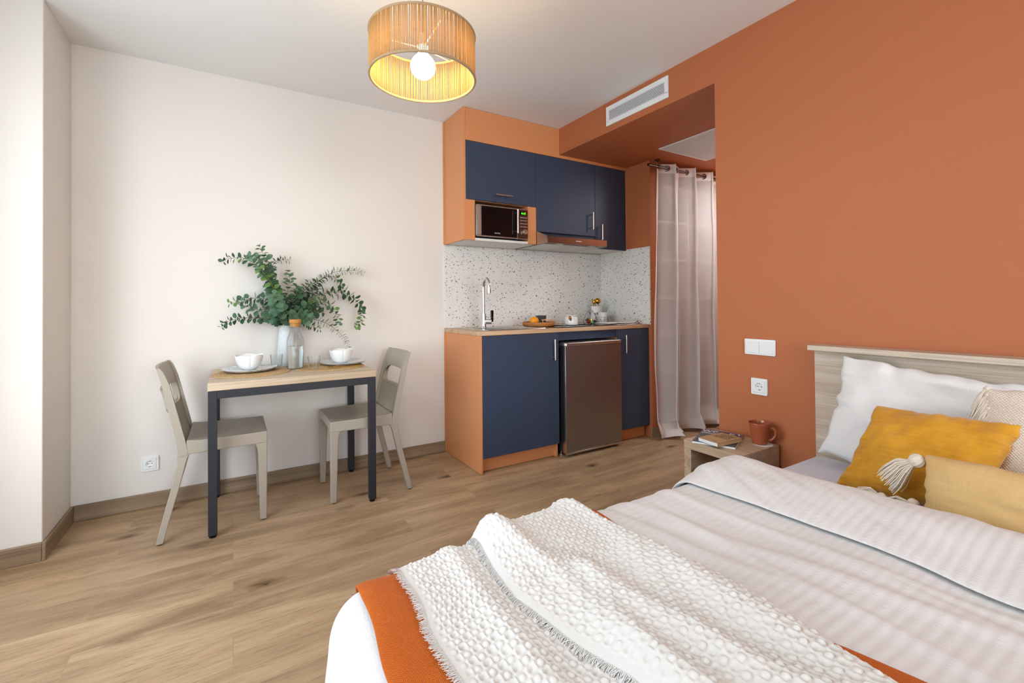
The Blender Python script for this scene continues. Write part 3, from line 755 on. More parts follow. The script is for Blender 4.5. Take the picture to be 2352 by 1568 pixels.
def plate(name, label, cat, to, loc, w, h, inserts, rockers=0):
    t = thing(name, label, cat, loc)
    def pr(x0, x1, y0, y1, w0, w1, r): return G().loft([[to(u, v, ww) for u, v in rrect(x0, x1, y0, y1, r, 4)] for ww in (w0, w1)])
    def rg(x0, x1, y0, y1, ww, r): return [to(u, v, ww) for u, v in rrect(x0, x1, y0, y1, r, 8)]
    def hole_ring(outer, inner, w0, w1, r, nm):
        G_ = G(); G_.loft([rg(*outer, w0, r), rg(*outer, w1 - .0012, r), rg(outer[0] + .0012, outer[1] - .0012, outer[2] + .0012, outer[3] - .0012, w1, r), inner(w1), inner(w0), rg(*outer, w0, r)], False)
        return G_.build(nm, 'plastic_white', t, smooth=30)
    if rockers: pr(-w / 2, w / 2, -h / 2, h / 2, .0005, .009, .005).build('plate', 'plastic_white', t, bevel=.002)
    else:
        iw = max(abs(u) for u in inserts) + .0298
        hole_ring((-w / 2, w / 2, -h / 2, h / 2), lambda ww: rg(-iw, iw, -.0298, .0298, ww, .003), .0005, .009, .005, 'plate')
    if rockers:
        k = (w - .02) / rockers
        for i in range(rockers):
            a = -w / 2 + .01 + i * k
            G().loft([[to(a + .0006, -h / 2 + .01, .009), to(a + k - .0006, -h / 2 + .01, .009), to(a + k - .0006, h / 2 - .01, .009), to(a + .0006, h / 2 - .01, .009)],
                      [to(a + .0006, -h / 2 + .01, .0112), to(a + k - .0006, -h / 2 + .01, .0112), to(a + k - .0006, h / 2 - .01, .0138), to(a + .0006, h / 2 - .01, .0138)]]).build('rocker', 'plastic_white', t, bevel=.0006)
    else:
        for u in inserts:
            R0 = .0197
            cr = rrect(u - R0, u + R0, -R0, R0, R0 * .999, 8)
            hole_ring((u - .0293, u + .0293, -.0293, .0293), lambda ww: [to(a, b, ww) for a, b in cr], .0008, .0106, .003, 'cover')
            schuko((u, 0), t, to)
def on_back(cx, cz): return lambda u, v, w: (cx + u, YB - w, cz + v)
def on_right(cy, cz, xw=XR): return lambda u, v, w: (xw - w, cy - u, cz + v)
plate('wall_socket', 'white single wall socket low on the cream wall left of the table', 'socket', on_back(-.4, .246), (-.4, YB, .205), .082, .082, [0])
plate('wall_socket', 'white single wall socket on the orange wall under the switch', 'socket', on_right(1.3155, .7035), (XR, 1.3155, .66), .082, .082, [0])
plate('light_switch', 'white double rocker switch on the orange wall', 'switch', on_right(1.3105, .9005), (XR, 1.3105, .86), .155, .079, [], 2)
plate('wall_socket', 'white double socket on the terrazzo above the kitchen worktop', 'socket', on_right(3.115, 1.037, 2.988), (2.988, 3.115, 1.0), .135, .072, [-.031, .031])
# ------------------------------------------------------------------ dining table
TX0, TX1, TY0, TY1, TZ = -.105, .706, 2.672, 3.262, .753
t = thing('dining_table', 'small square-legged table with oak top and black metal frame', 'table', (.3, 2.97, 0))
bx(TX0, TX1, TY0, TY1, .716, TZ).build('tabletop', 'table_oak', t, bevel=.0012)
g = G(); lw = .038; e = .001
for y in (TY0 + e, TY1 - e - lw): g.box(TX0 + e + lw, TX1 - e - lw, y, y + lw, .676, .7155)
for x in (TX0 + e, TX1 - e - lw): g.box(x, x + lw, TY0 + e + lw, TY1 - e - lw, .676, .7155)
g.build('apron_frame', 'black', t, bevel=.0015)
for x in (TX0 + e, TX1 - e - lw):
    for y in (TY0 + e, TY1 - e - lw):
        l = bx(x, x + lw, y, y + lw, .014, .7155).build('leg', 'black', t, bevel=.0018)
        G().lathe([(0, 0), (.015, 0), (.016, .004), (.008, .007), (.006, .014), (0, .014)], (x + lw / 2, y + lw / 2, .0005), 18).build('glide', 'rubber', l)

# ------------------------------------------------------------------ chairs
def make_chair(label):
    t = thing('dining_chair', label, 'chair', (0, 0, 0), 'taupe plastic chairs at the small table')
    rear = [(0, -.235), (.06, -.222), (.17, -.196), (.25, -.176), (.31, -.163), (.36, -.154), (.41, -.150), (.455, -.154), (.518, -.166), (.58, -.178), (.648, -.192), (.71, -.204), (.766, -.216), (.81, -.228), (.835, -.236)]
    rz = [a for a, b in rear]; ru = [b for a, b in rear]
    back = lambda z: float(np.interp(z, rz, ru))
    def dep(z): return float(np.interp(z, [0, .3, .42, .55, .75, .835], [.030, .034, .038, .034, .029, .020]))
    def hw(z): return float(np.interp(z, [0, .3, .45, .835], [.2275, .219, .215, .212]))
    for s in (-1, 1):
        # front leg with the curve running into the seat rail
        o = G()
        secs = []
        for z in (0.004, .1, .25, .36, .385, .40, .412, .42):
            fil = 0 if z < .36 else .035 * (1 - math.sqrt(max(0, 1 - ((z - .36) / .06) ** 2)))
            d = np.interp(z, [0, .36, .42], [.031, .043, .046]) + fil
            fy = 0 if z < .36 else .03 * (1 - math.sqrt(max(0, 1 - ((z - .36) / .06) ** 2)))
            w = np.interp(z, [0, .42], [.03, .036]) + fy
            x1 = np.interp(z, [0, .42], [.232, .235]); yo = np.interp(z, [0, .42], [.1955, .199])
            secs.append((x1 - d / 2, s * (yo - w / 2), z, d / 2, w / 2))
        l = o.rects(secs).build('leg', 'taupe', t, bevel=.004, seg=3)
        G().lathe([(0, 0), (.010, 0), (.010, .0045), (0, .0045)], (.217, s * .181, .0003), 14).build('glide', 'rubber', l)
        # rear leg
        o = G(); secs = []
        for z in (0.004, .06, .12, .17, .22, .27, .31, .345, .365, .385, .40, .412, .42):
            fil = 0 if z < .36 else .035 * (1 - math.sqrt(max(0, 1 - ((z - .36) / .06) ** 2)))
            d = dep(z) + fil; w = .030
            yo = min(hw(z), .2135) if z > .38 else hw(z)
            secs.append((back(z) + d / 2, s * (yo - w / 2), z, d / 2, w / 2))
        l = o.rects(secs).build('leg', 'taupe', t, bevel=.004, seg=3)
        G().lathe([(0, 0), (.010, 0), (.010, .0045), (0, .0045)], (-.219, s * .212, .0003), 14).build('glide', 'rubber', l)
    # seat: shallow dish on a rail
    n, m = 22, 26; P = np.zeros((n, m, 3))
    for i in range(n):
        for j in range(m):
            a = i / (n - 1); b = j / (m - 1) * 2 - 1
            x = -.115 + a * .350; w = .2145 - .0145 * a
            z = .466 - .013 * (1 - b ** 4) * math.sin(PI * min(1, max(0, (a * 1.08)))) ** .6 + .004 * (1 - a) + .006 * max(0, 1 - a * 6)
            P[i, j] = (x, b * w, z)
    top = G().grid(P); Q = P.copy(); Q[:, :, 2] = .407 + .012 * (1 - np.abs(np.linspace(-1, 1, m))[None, :] ** 3)
    gs = G().grid(P).grid(Q)
    nb = n * m
    def idx(i, j, k): return k * nb + i * m + j
    for i in range(n - 1):
        for j in (0, m - 1): gs.f.append((idx(i, j, 0), idx(i + 1, j, 0), idx(i + 1, j, 1), idx(i, j, 1)))
    for j in range(m - 1):
        for i in (0, n - 1): gs.f.append((idx(i, j, 0), idx(i, j + 1, 0), idx(i, j + 1, 1), idx(i, j, 1)))
    gs.build('seat', 'taupe', t, bevel=.004, seg=3, weld=.0005, smooth=45)
    # backrest: bowed panel with a rounded slot, and the two side posts
    N, R = 96, 14
    def outer(th):
        pts = rr_out[th]; return pts
    def sample(poly, N):
        L = [0]
        for a, b in zip(poly, poly[1:] + poly[:1]): L.append(L[-1] + math.hypot(b[0] - a[0], b[1] - a[1]))
        out = []; k = 0
        for i in range(N):
            d = L[-1] * i / N
            while L[k + 1] < d: k += 1
            a, b = poly[k], poly[(k + 1) % len(poly)]; u = (d - L[k]) / max(1e-9, L[k + 1] - L[k]); out.append((a[0] + (b[0] - a[0]) * u, a[1] + (b[1] - a[1]) * u))
        return out
    def byangle(poly, c, N):
        S = sample(poly, 1500); A = np.unwrap([math.atan2(q[1] - c[1], q[0] - c[0]) for q in S]); out = []
        A = np.array(A); A0 = A[0]; P = np.array(S + [S[0]]); AA = np.append(A, A0 + 2 * PI)
        for i in range(N): 
            a = A0 + 2 * PI * i / N; out.append((np.interp(a, AA, P[:, 0]), np.interp(a, AA, P[:, 1])))
        return out
    O = sample(rrect(-.2, .2, .44, .833, .02, 6), N); I = sample(rrect(-.181, .181, .618, .724, .028, 8), N)
    def lift(y, z, depth=0):
        bow = .02 * (1 - (y / .2) ** 2) * min(1, max(0, (z - .44) / .12)) * (1 if z < .6 else 1)
        base = back(z) + dep(z) * .72
        fw = .035 * max(0, 1 - (z - .44) / .07) ** 2
        return (base - bow + fw * (1 - .95 * (y / .2) ** 2) - depth, y * hw(z) / .213, z)
    gb = G(); rings = []
    for d in (0, .013):
        rr = []
        for k in range(R + 1):
            q = k / R; rr.append([lift(I[i][0] * (1 - q) + O[i][0] * q, I[i][1] * (1 - q) + O[i][1] * q, d + (.016 * (1 - q * 4) ** 2 if d and q < .25 else 0)) for i in range(N)])
        rings.append(rr)
    loop = rings[0] + rings[1][::-1]; loop.append(loop[0])
    gb.loft(loop, False)
    for s in (-1, 1):
        gb2 = G(); secs = []
        for z in (.405, .43, .46, .5, .55, .6, .65, .7, .75, .79, .815, .828, .834):
            d = dep(z); w = .022
            if z > .81: d *= (1 - ((z - .81) / .03) ** 2 * .5)
            secs.append((back(z) + d / 2 + .002, s * (hw(z) - w / 2), z, d / 2, w / 2))
        gb.rects(secs)
    gb.build('backrest', 'taupe', t, smooth=50, bevel=.003, seg=2, weld=.0002)
    return t
ch = make_chair('taupe plastic chair at the window end of the table')
ch.location = (-.079, 2.957, 0)
c2 = copy_tree(ch); c2.location = (.706, 2.957, 0); c2.rotation_euler.z = PI
c2['label'] = 'taupe plastic chair at the kitchen end of the table'

# ------------------------------------------------------------------ table setting
def placemat(c, label, seed):
    g = G(); r0 = .196; k = 0; prof = []
    n = 150
    R = np.linspace(0, r0, 60); A = np.linspace(0, 2 * PI, n + 1)
    P = np.zeros((len(R), n + 1, 3))
    for i, r in enumerate(R):
        rowi = int(r / .0165); ph = (r / .0165) % 1
        for j, a in enumerate(A):
            per = 2 * PI * max(r, .01) / .021
            z = .0032 + .0022 * abs(math.sin(PI * ph)) * (.55 + .45 * math.sin(a * round(2 * PI * (rowi + .5) * .0165 / .018) + rowi * 1.3 + (ph - .5) * 2.2))
            rr = r + (.0025 * math.sin(a * 68) if i == len(R) - 1 else 0)
            if i == len(R) - 1: z = .001
            P[i, j] = (c[0] + rr * math.cos(a), c[1] + rr * math.sin(a), TZ + z)
    o = g.grid(P).build('placemat', 'straw', weld=.0003, smooth=60)
    o.location = (0, 0, 0)
    tag(o, label, 'placemat', 'woven placemats on the small table'); return o
placemat((.094, 2.968), 'round braided straw placemat at the window end of the table', 1)
placemat((.507, 2.968), 'round braided straw placemat at the kitchen end of the table', 2)
def dinner_plate(c, label, rot):
    prof = [(0, .0075), (.085, .0078), (.1, .0085), (.125, .0145), (.137, .0195), (.1395, .0205), (.1405, .0190), (.128, .0095), (.105, .003), (.08, .0012), (.0, .0012)]
    z = TZ + .0058
    o = G().lathe([(r, h) for r, h in prof], (0, 0, 0), 64).build('dinner_plate', 'plate', smooth=50)
    o.location = (c[0], c[1], z); o.rotation_euler.z = rot
    return tag(o, label, 'plate', 'marbled dinner plates')
P1, P2 = (.083, 3.02), (.597, 3.03)
dinner_plate(P1, 'pale marbled dinner plate on the placemat at the window end', 0.2)
dinner_plate(P2, 'pale marbled dinner plate on the placemat at the kitchen end', 2.3)
def bowl(c, label, rot):
    def md(r, z, a, i):
        lob = abs(math.sin(2.5 * a)) ** .38           # five petals with sharp creases
        f = z / .082
        k = 1 - .07 * (1 - lob) * min(1, f * 2.5)
        zz = z + (.0075 * (abs(math.sin(2.5 * a)) ** .8 - .6)) * max(0, f - .35) / .65
        return r * k, zz
    prof = [(0, 0), (.03, 0), (.036, .003), (.05, .017), (.0625, .038), (.069, .058), (.0725, .079), (.0715, .082), (.069, .079), (.065, .058), (.058, .038), (.046, .02), (.028, .008), (0, .007)]
    p2 = []
    for a, b in zip(prof, prof[1:]):
        for k in range(3): p2.append((a[0] + (b[0] - a[0]) * k / 3, a[1] + (b[1] - a[1]) * k / 3))
    p2.append(prof[-1])
    o = G().lathe(p2, (0, 0, 0), 120, md).build('petal_bowl', 'bowl_dimple', smooth=70)
    o.location = (c[0], c[1], TZ + .0058 + .0083); o.rotation_euler.z = rot
    return tag(o, label, 'bowl', 'white petal bowls')
def m_bowl():
    t = NT('white_dimpled_ceramic_bowl'); t.b.inputs['Base Color'].default_value = lin('f3f1ed'); t.b.inputs['Roughness'].default_value = .35
    vo = t.n.new('ShaderNodeTexVoronoi'); vo.inputs['Scale'].default_value = 330; t.link(t.coords('Object'), vo.inputs['Vector'])
    t.bump(vo.outputs['Distance'], .35, .0015); return t.m
M['bowl_dimple'] = m_bowl()
bowl((P1[0] - .002, P1[1]), 'white petal-shaped bowl on the plate at the window end', 1.02)
bowl((P2[0] - .012, P2[1]), 'white petal-shaped bowl on the plate at the kitchen end', .95)
def tumbler(c, label, zb):
    o = G().lathe([(0, 0), (.026, 0), (.029, .003), (.0365, .075), (.0365, .0765), (.035, .0765), (.0345, .075), (.0275, .008), (.024, .006), (0, .006)], (0, 0, 0), 40).build('tumbler', 'glass', smooth=40)
    o.location = (c[0], c[1], zb); return tag(o, label, 'glass', 'clear water tumblers')
tumbler((.226, 3.10), 'clear glass tumbler beside the vase and carafe', TZ + .0066)
tumbler((.404, 2.882), 'clear glass tumbler on the edge of the placemat at the kitchen end', TZ + .0066)
def cutlery(name, pts, label, kind):
    """pts: handle end to tip, on the table"""
    a, b = Vector(pts[0]), Vector(pts[1]); d = b - a; L = d.length; ux = d.normalized(); uy = Vector((-ux.y, ux.x, 0))
    g = G(); secs = []
    if kind == 'knife': W = [(0, .0035, 0), (.5, .004, .0), (.55, .003, .001), (.6, .007, .001), (.85, .008, .001), (.97, .005, .001), (1, .001, .001)]
    else: W = [(0, .004, 0), (.1, .0045, 0), (.55, .003, .002), (.7, .003, .006), (.76, .008, .004), (.84, .0125, .001), (.92, .011, .002), (.98, .006, .006), (1, .002, .008)]
    for s, w, h in W:
        c = a + d * s; z = c.z + h
        secs.append([tuple(c + uy * w + Vector((0, 0, h))), tuple(c + uy * w * .6 + Vector((0, 0, h + .0025))), tuple(c - uy * w * .6 + Vector((0, 0, h + .0025))), tuple(c - uy * w + Vector((0, 0, h)))])
    o = g.loft(secs).build(name, 'gold', smooth=60)
    return tag(o, label, 'cutlery', 'gold cutlery')
cz = TZ + .0068
cutlery('spoon', [(.69, 2.902, cz), (.466, 2.886, cz)], 'gold spoon on the placemat at the kitchen end, nearer the table edge', 'spoon')
cutlery('knife', [(.665, 2.8905 - .028, cz), (.475, 2.862, cz)], 'gold knife on the placemat at the kitchen end', 'knife')
cutlery('knife', [(-.075, 3.146, cz), (.175, 3.163, cz)], 'gold knife behind the plate at the window end', 'knife')
# carafe
t = thing('carafe', 'clear glass water carafe with cork stopper in front of the vase', 'carafe', (.318, 2.99, TZ))
cx, cy = .318, 3.0
prof = [(0, .0005), (.043, .0005), (.0465, .004), (.047, .012), (.047, .165), (.045, .18), (.036, .205), (.031, .222), (.031, .268), (.0325, .27), (.0325, .272), (.0295, .272), (.0285, .268), (.0285, .222), (.0335, .204), (.0425, .18), (.0445, .165), (.0445, .014), (.042, .008), (0, .008)]
G().lathe(prof, (cx, cy, TZ), 48).build('glass_body', 'glass', t, smooth=40)
G().lathe([(0, .0085), (.0418, .0085), (.0442, .0142), (.0442, .136), (0, .136)], (cx, cy, TZ), 48).build('water', 'water', t, smooth=40)
G().lathe([(0, .252), (.0275, .252), (.028, .2725), (.033, .274), (.0335, .292), (.031, .2945), (0, .2945)], (cx, cy, TZ), 36).build('cork', 'cork', t, smooth=40)
# vase
vx, vy = .291, 3.205
o = G().lathe([(0, 0), (.055, 0), (.0585, .004), (.059, .02), (.054, .1), (.047, .18), (.0405, .25), (.039, .254), (.0365, .252), (.043, .18), (.05, .1), (.054, .02), (.05, .008), (0, .008)], (0, 0, 0), 48).build('vase', 'vase', smooth=40)
o.location = (vx, vy, TZ + .0005); tag(o, 'pale ribbed ceramic vase holding the eucalyptus', 'vase')

# eucalyptus: every cut branch is its own thing
BR = [
('top left arch', 0.9, 0, [(0.281, 3.2, 1.006), (0.247, 3.191, 1.155), (0.208, 3.184, 1.258), (0.182, 3.18, 1.323), (0.137, 3.176, 1.365), (0.069, 3.17, 1.412), (-0.004, 3.164, 1.412), (-0.034, 3.162, 1.403), (-0.057, 3.16, 1.381)]) ,
('tallest', 1.0, 1, [(0.281, 3.2, 1.006), (0.233, 3.168, 1.17), (0.199, 3.147, 1.271), (0.182, 3.128, 1.37), (0.16, 3.114, 1.432), (0.133, 3.1, 1.496)]) ,
('top right of tall', 0.8, 0, [(0.284, 3.2, 1.006), (0.229, 3.208, 1.215), (0.203, 3.213, 1.325), (0.224, 3.216, 1.4), (0.27, 3.218, 1.421), (0.321, 3.22, 1.418)]) ,
('centre upright', 1.0, 1, [(0.288, 3.2, 1.006), (0.279, 3.18, 1.125), (0.292, 3.164, 1.214), (0.304, 3.15, 1.295), (0.295, 3.14, 1.349)]) ,
('left second', 0.9, 0, [(0.274, 3.2, 1.006), (0.228, 3.194, 1.126), (0.176, 3.191, 1.17), (0.106, 3.187, 1.177), (0.062, 3.185, 1.167), (0.026, 3.182, 1.156), (-0.016, 3.18, 1.146)]) ,
('left third', 1.0, 0, [(0.274, 3.2, 1.006), (0.227, 3.178, 1.082), (0.181, 3.165, 1.108), (0.129, 3.151, 1.106), (0.08, 3.136, 1.124), (0.037, 3.12, 1.163)]) ,
('left lowest', 0.8, 0, [(0.268, 3.2, 1.007), (0.214, 3.19, 1.045), (0.162, 3.181, 1.054), (0.105, 3.172, 1.059), (0.043, 3.161, 1.057), (-0.005, 3.152, 1.048), (-0.04, 3.145, 1.029), (-0.057, 3.14, 1.002)]) ,
('right highest', 0.8, 0, [(0.301, 3.2, 1.005), (0.349, 3.2, 1.155), (0.412, 3.2, 1.246), (0.483, 3.2, 1.293), (0.556, 3.2, 1.341), (0.647, 3.2, 1.36), (0.716, 3.2, 1.363), (0.771, 3.2, 1.343)]) ,
('right hooked', 0.8, 0, [(0.301, 3.2, 1.005), (0.37, 3.203, 1.124), (0.427, 3.205, 1.223), (0.499, 3.206, 1.301), (0.558, 3.208, 1.322), (0.602, 3.209, 1.292), (0.625, 3.209, 1.256), (0.636, 3.21, 1.217)]) ,
('right long drooping', 1.0, 0, [(0.308, 3.2, 1.005), (0.396, 3.188, 1.154), (0.487, 3.18, 1.2), (0.566, 3.174, 1.215), (0.64, 3.169, 1.208), (0.699, 3.164, 1.168), (0.737, 3.16, 1.112), (0.743, 3.156, 1.056), (0.734, 3.153, 1.009), (0.699, 3.15, 0.979)]) ,
('right middle drooping', 0.9, 0, [(0.308, 3.2, 1.005), (0.381, 3.182, 1.086), (0.463, 3.166, 1.131), (0.519, 3.156, 1.146), (0.561, 3.146, 1.107), (0.584, 3.137, 1.053), (0.586, 3.13, 1.006)]) ,
('right lowest', 0.65, 0, [(0.315, 3.2, 1.001), (0.383, 3.198, 1.041), (0.453, 3.196, 1.039), (0.51, 3.195, 1.018), (0.561, 3.194, 0.986), (0.605, 3.192, 0.945), (0.643, 3.191, 0.9), (0.665, 3.19, 0.847)]) ,
('short sprig', 0.6, 0, [(0.315, 3.2, 1.001), (0.371, 3.157, 1.023), (0.421, 3.119, 1.001), (0.471, 3.08, 0.975)]) ,
('yellow stem', 1.0, 2, [(0.294, 3.2, 1.006), (0.357, 3.145, 1.095), (0.42, 3.103, 1.142), (0.489, 3.06, 1.182)]) ,
('yellow stem up', 1.0, 2, [(0.288, 3.2, 1.006), (0.252, 3.166, 1.096), (0.224, 3.137, 1.169), (0.203, 3.105, 1.255), (0.157, 3.072, 1.323), (0.12, 3.05, 1.362)]) ,
('filler', 1.1, 0, [(0.294, 3.2, 1.006), (0.33, 3.152, 1.125), (0.34, 3.115, 1.22), (0.349, 3.1, 1.256)]) ,
('filler', 1.2, 1, [(0.284, 3.2, 1.006), (0.249, 3.132, 1.082), (0.219, 3.065, 1.154), (0.203, 3.02, 1.203)]) ,
('filler', 1.1, 0, [(0.301, 3.2, 1.005), (0.388, 3.123, 1.08), (0.45, 3.078, 1.094), (0.487, 3.05, 1.079)]) ,
('filler', 1.1, 0, [(0.281, 3.2, 1.006), (0.229, 3.123, 1.054), (0.194, 3.078, 1.07), (0.179, 3.04, 1.043)]) ,
('filler', 1.2, 1, [(0.301, 3.2, 1.005), (0.339, 3.11, 1.059), (0.378, 3.046, 1.059), (0.399, 3.0, 1.038)]) ,
('filler', 1.0, 0, [(0.294, 3.2, 1.006), (0.348, 3.192, 1.109), (0.41, 3.187, 1.154), (0.473, 3.18, 1.253)]) ,
('filler', 1.0, 0, [(0.294, 3.2, 1.006), (0.32, 3.18, 1.155), (0.373, 3.169, 1.222), (0.414, 3.16, 1.275)]) ,
('top left second', 1.0, 1, [(0.281, 3.2, 1.006), (0.224, 3.143, 1.184), (0.19, 3.108, 1.29), (0.151, 3.074, 1.386), (0.102, 3.052, 1.416), (0.069, 3.04, 1.414)]) ,
]
def leaf(g, p, d, nrm, L, W):
    """round leaf: p base, d direction, nrm up side"""
    d = d.normalized(); s = d.cross(nrm).normalized(); n = s.cross(d).normalized()
    rows = [(0, .05), (.1, .38), (.28, .82), (.5, 1.0), (.72, .88), (.9, .5), (1, .08)]
    vs = []
    for q, w in rows:
        c = p + d * (L * q) - n * (L * .10 * q * q)
        for k in (-1, 0, 1): vs.append(c + s * (W * w * k) + n * (abs(k) * W * .22 * w))
    fs = []
    for i in range(len(rows) - 1):
        for k in range(2): fs.append((i * 3 + k, i * 3 + k + 1, i * 3 + k + 4, i * 3 + k + 3))
    g.add([tuple(v) for v in vs], fs)
LB = ['eucalyptus branch arching to the far left at the top of the vase', 'tallest eucalyptus branch standing straight up in the vase', 'thin eucalyptus sprig pointing right near the top of the bunch',
      'upright eucalyptus branch in the middle of the bunch', 'eucalyptus branch reaching left with pale green tip leaves', 'eucalyptus branch reaching left at mid height, below the pale tip',
      'lowest eucalyptus branch on the left, drooping toward the table', 'longest eucalyptus branch reaching up to the far right, edge-on leaves', 'eucalyptus branch hooking over on the right under the long one',
      'eucalyptus branch drooping far to the right with a pale tip', 'short drooping eucalyptus branch on the right of the vase', 'lowest thin eucalyptus branch curving down on the right toward the bowl',
      'small eucalyptus sprig just right of the carafe cork', 'yellow-stemmed eucalyptus branch leaning right in the bunch', 'yellow-stemmed eucalyptus branch leaning left in the bunch'] + \
     ['leafy eucalyptus branch packed in the middle of the bunch'] * 7 + ['eucalyptus branch just below the top left arch']
for bi, (lab, ls, tone, pts) in enumerate(BR):
    rr = random.Random(100 + bi)
    t = thing('eucalyptus_branch', LB[bi], 'branch', (vx, vy, TZ + .1), 'eucalyptus branches in the vase')
    st = (vx + rr.uniform(-.012, .012), vy + rr.uniform(-.008, .012), TZ + .06 + rr.uniform(0, .05))
    mouth = (vx + (pts[1][0] - vx) * .06 + rr.uniform(-.01, .01), vy + rr.uniform(-.012, .012), TZ + .256)
    pth = smoothpath([st, mouth] + [tuple(p) for p in pts[1:]], 8)
    n = len(pth)
    G().tube(pth, [.0026 - .0019 * i / (n - 1) for i in range(n)], 6).build('stem', 'stem%d' % (tone if tone else (0 if rr.random() < .7 else 1)), t, smooth=60)
    # leaves in pairs, closer and smaller towards the tip
    L = [0]
    for a, b in zip(pth, pth[1:]): L.append(L[-1] + (b - a).length)
    tot = L[-1]; d0 = .275 if bi == 6 else .24 if bi not in (15, 16, 17, 18, 19) else .215
    s = d0 * .95; k = 0; gA, gB = G(), G()
    sparse = bi in (7, 11, 12)
    while s < tot - .002:
        i = max(j for j in range(n - 1) if L[j] <= s); u = (s - L[i]) / max(1e-6, L[i + 1] - L[i])
        p = pth[i].lerp(pth[i + 1], u); dr = (pth[i + 1] - pth[i]).normalized()
        f = (s - d0) / max(.01, tot - d0)
        size = .045 * ls * (1.18 - .55 * max(0, f) ** 2.6) * rr.uniform(.85, 1.12)
        a = Vector((0, -1, 0)).cross(dr).normalized(); b = dr.cross(a).normalized()
        ang = (k % 2) * PI / 2 + rr.uniform(-.5, .5) + (.0 if not sparse else PI * .05)
        if sparse: ang = rr.uniform(-.35, .35) + (0 if k % 3 else .9)
        for sg in (1, -1):
            side = (a * math.cos(ang) + b * math.sin(ang)) * sg
            dirv = (side + dr * rr.uniform(.15, .6) + Vector((0, 0, rr.uniform(-.25, .1)))).normalized()
            nr = (dr * .9 + Vector((rr.uniform(-.5, .5), rr.uniform(-.9, .1), rr.uniform(-.2, .7)))).normalized()
            if sparse: nr = (dr + Vector((rr.uniform(-.15, .15), rr.uniform(-.3, .1), 0))).normalized()
            tip = p + dirv * size * 1.3
            if tip.y > 3.272: dirv.y -= (tip.y - 3.270) / size; dirv.normalize()
            if (p + dirv * size).y > 3.275: continue
            target = gB if ((bi in (4, 9) and f > .86) or (tone == 2 and rr.random() < .35) or rr.random() < .04) else gA
            leaf(target, p + dirv * .004, dirv, nr, size * rr.uniform(.82, 1.02), size * rr.uniform(.34, .44) * (1 if not sparse else .8))
        s += (.0225 if not sparse else .023) * (1.05 - .45 * max(0, f)) * (1.1 if ls > .8 else .95); k += 1
    gA.build('leaves', 'leaf%d' % (1 if tone else (0 if rr.random() < .75 else 1)), t, smooth=80, flip=False)
    if gB.v: gB.build('pale_leaves', 'leaf2', t, smooth=80, flip=False)

# ------------------------------------------------------------------ things on the worktop
wz = KT + .0006
t = thing('tray', 'round woven rattan tray with a cane handle on the worktop', 'tray', (2.02, 2.97, KT))
tc = (2.065, 2.98)
def wv(r, z, a, i): return (r + (.0012 * math.sin(a * 60 + i * PI) if r > .1 else 0), z)
G().lathe([(0, .0065), (.118, .0065), (.122, .01), (.1235, .03), (.1265, .033), (.1295, .03), (.1290, .018), (.1265, .006), (.12, .0), (0, .0)], (tc[0], tc[1], KT + .0065), 120, wv).build('basket', 'rattan', t, smooth=60)
for s in (-1,):
    hy = tc[1] - .105
    g = G(); g.tube([(tc[0] - .045, hy, KT + .058), (tc[0] + .055, hy, KT + .058)], .0045, 10); g.build('handle', 'cane', t)
    for x in (-.038, .048): G().tube([(tc[0] + x, hy - .014, KT + .026), (tc[0] + x, hy - .002, KT + .05), (tc[0] + x, hy, KT + .0625)], .004, 8).build('handle_loop', 'rattan', t)
o = G(); N = 28
pr = [(.036 * math.sin(PI * i / 20) if 0 < i < 20 else 0, -.034 * math.cos(PI * i / 20)) for i in range(21)]
o = o.lathe(pr, (0, 0, 0), N).build('orange_fruit', 'orange_peel', smooth=80); o.location = (2.012, 2.965, KT + .0135 + .0345)
tag(o, 'orange lying in the rattan tray', 'fruit')
o = G().lathe([(0, 0), (.032, 0), (.034, .004), (.0435, .07), (.046, .0735), (.0445, .0745), (.0415, .07), (.032, .008), (0, .006)], (0, 0, 0), 40,
              lambda r, z, a, i: (r * (1 + (.13 * max(0, math.cos(a - .2)) ** 24 + .13 * max(0, math.cos(a - .2 - PI)) ** 24 if z > .071 else 0)), z)).build('cup', 'grey_ceramic', smooth=50)
o.location = (2.115, 3.02, KT + .0135); tag(o, 'charcoal grey cup behind the orange in the tray', 'cup')
# milk pan
t = thing('milk_pan', 'small white enamel milk pan with wooden handle on the hob', 'pan', (2.34, 2.93, KT + .006))
pz = KT + .0066; pc = (2.352, 2.93)
G().lathe([(0, 0), (.045, 0), (.052, .004), (.0545, .014), (.0545, .035), (.05, .057), (.047, .068), (.049, .074), (.0545, .078), (.0535, .0795), (.046, .075), (.044, .068), (.047, .055), (.051, .035), (.0505, .012), (.045, .004), (0, .003)], (pc[0], pc[1], pz), 48).build('pan_body', 'ceramic', t, smooth=45)
dh = Vector((-.62, -.62, .42)).normalized(); p0 = Vector((pc[0] - .034, pc[1] - .034, pz + .042))
G().tube([p0, p0 + dh * .022], .011, 16).build('ferrule', 'ceramic', t)
h = G().tube([p0 + dh * .0215, p0 + dh * .026, p0 + dh * .058, p0 + dh * .064], [.0095, .0115, .0125, .0105], 18).build('handle', 'wood_handle', t, bevel=.001)
G().tube([p0 + dh * .0635, p0 + dh * .0648], .004, 12).build('hanging_hole', 'hole', h)
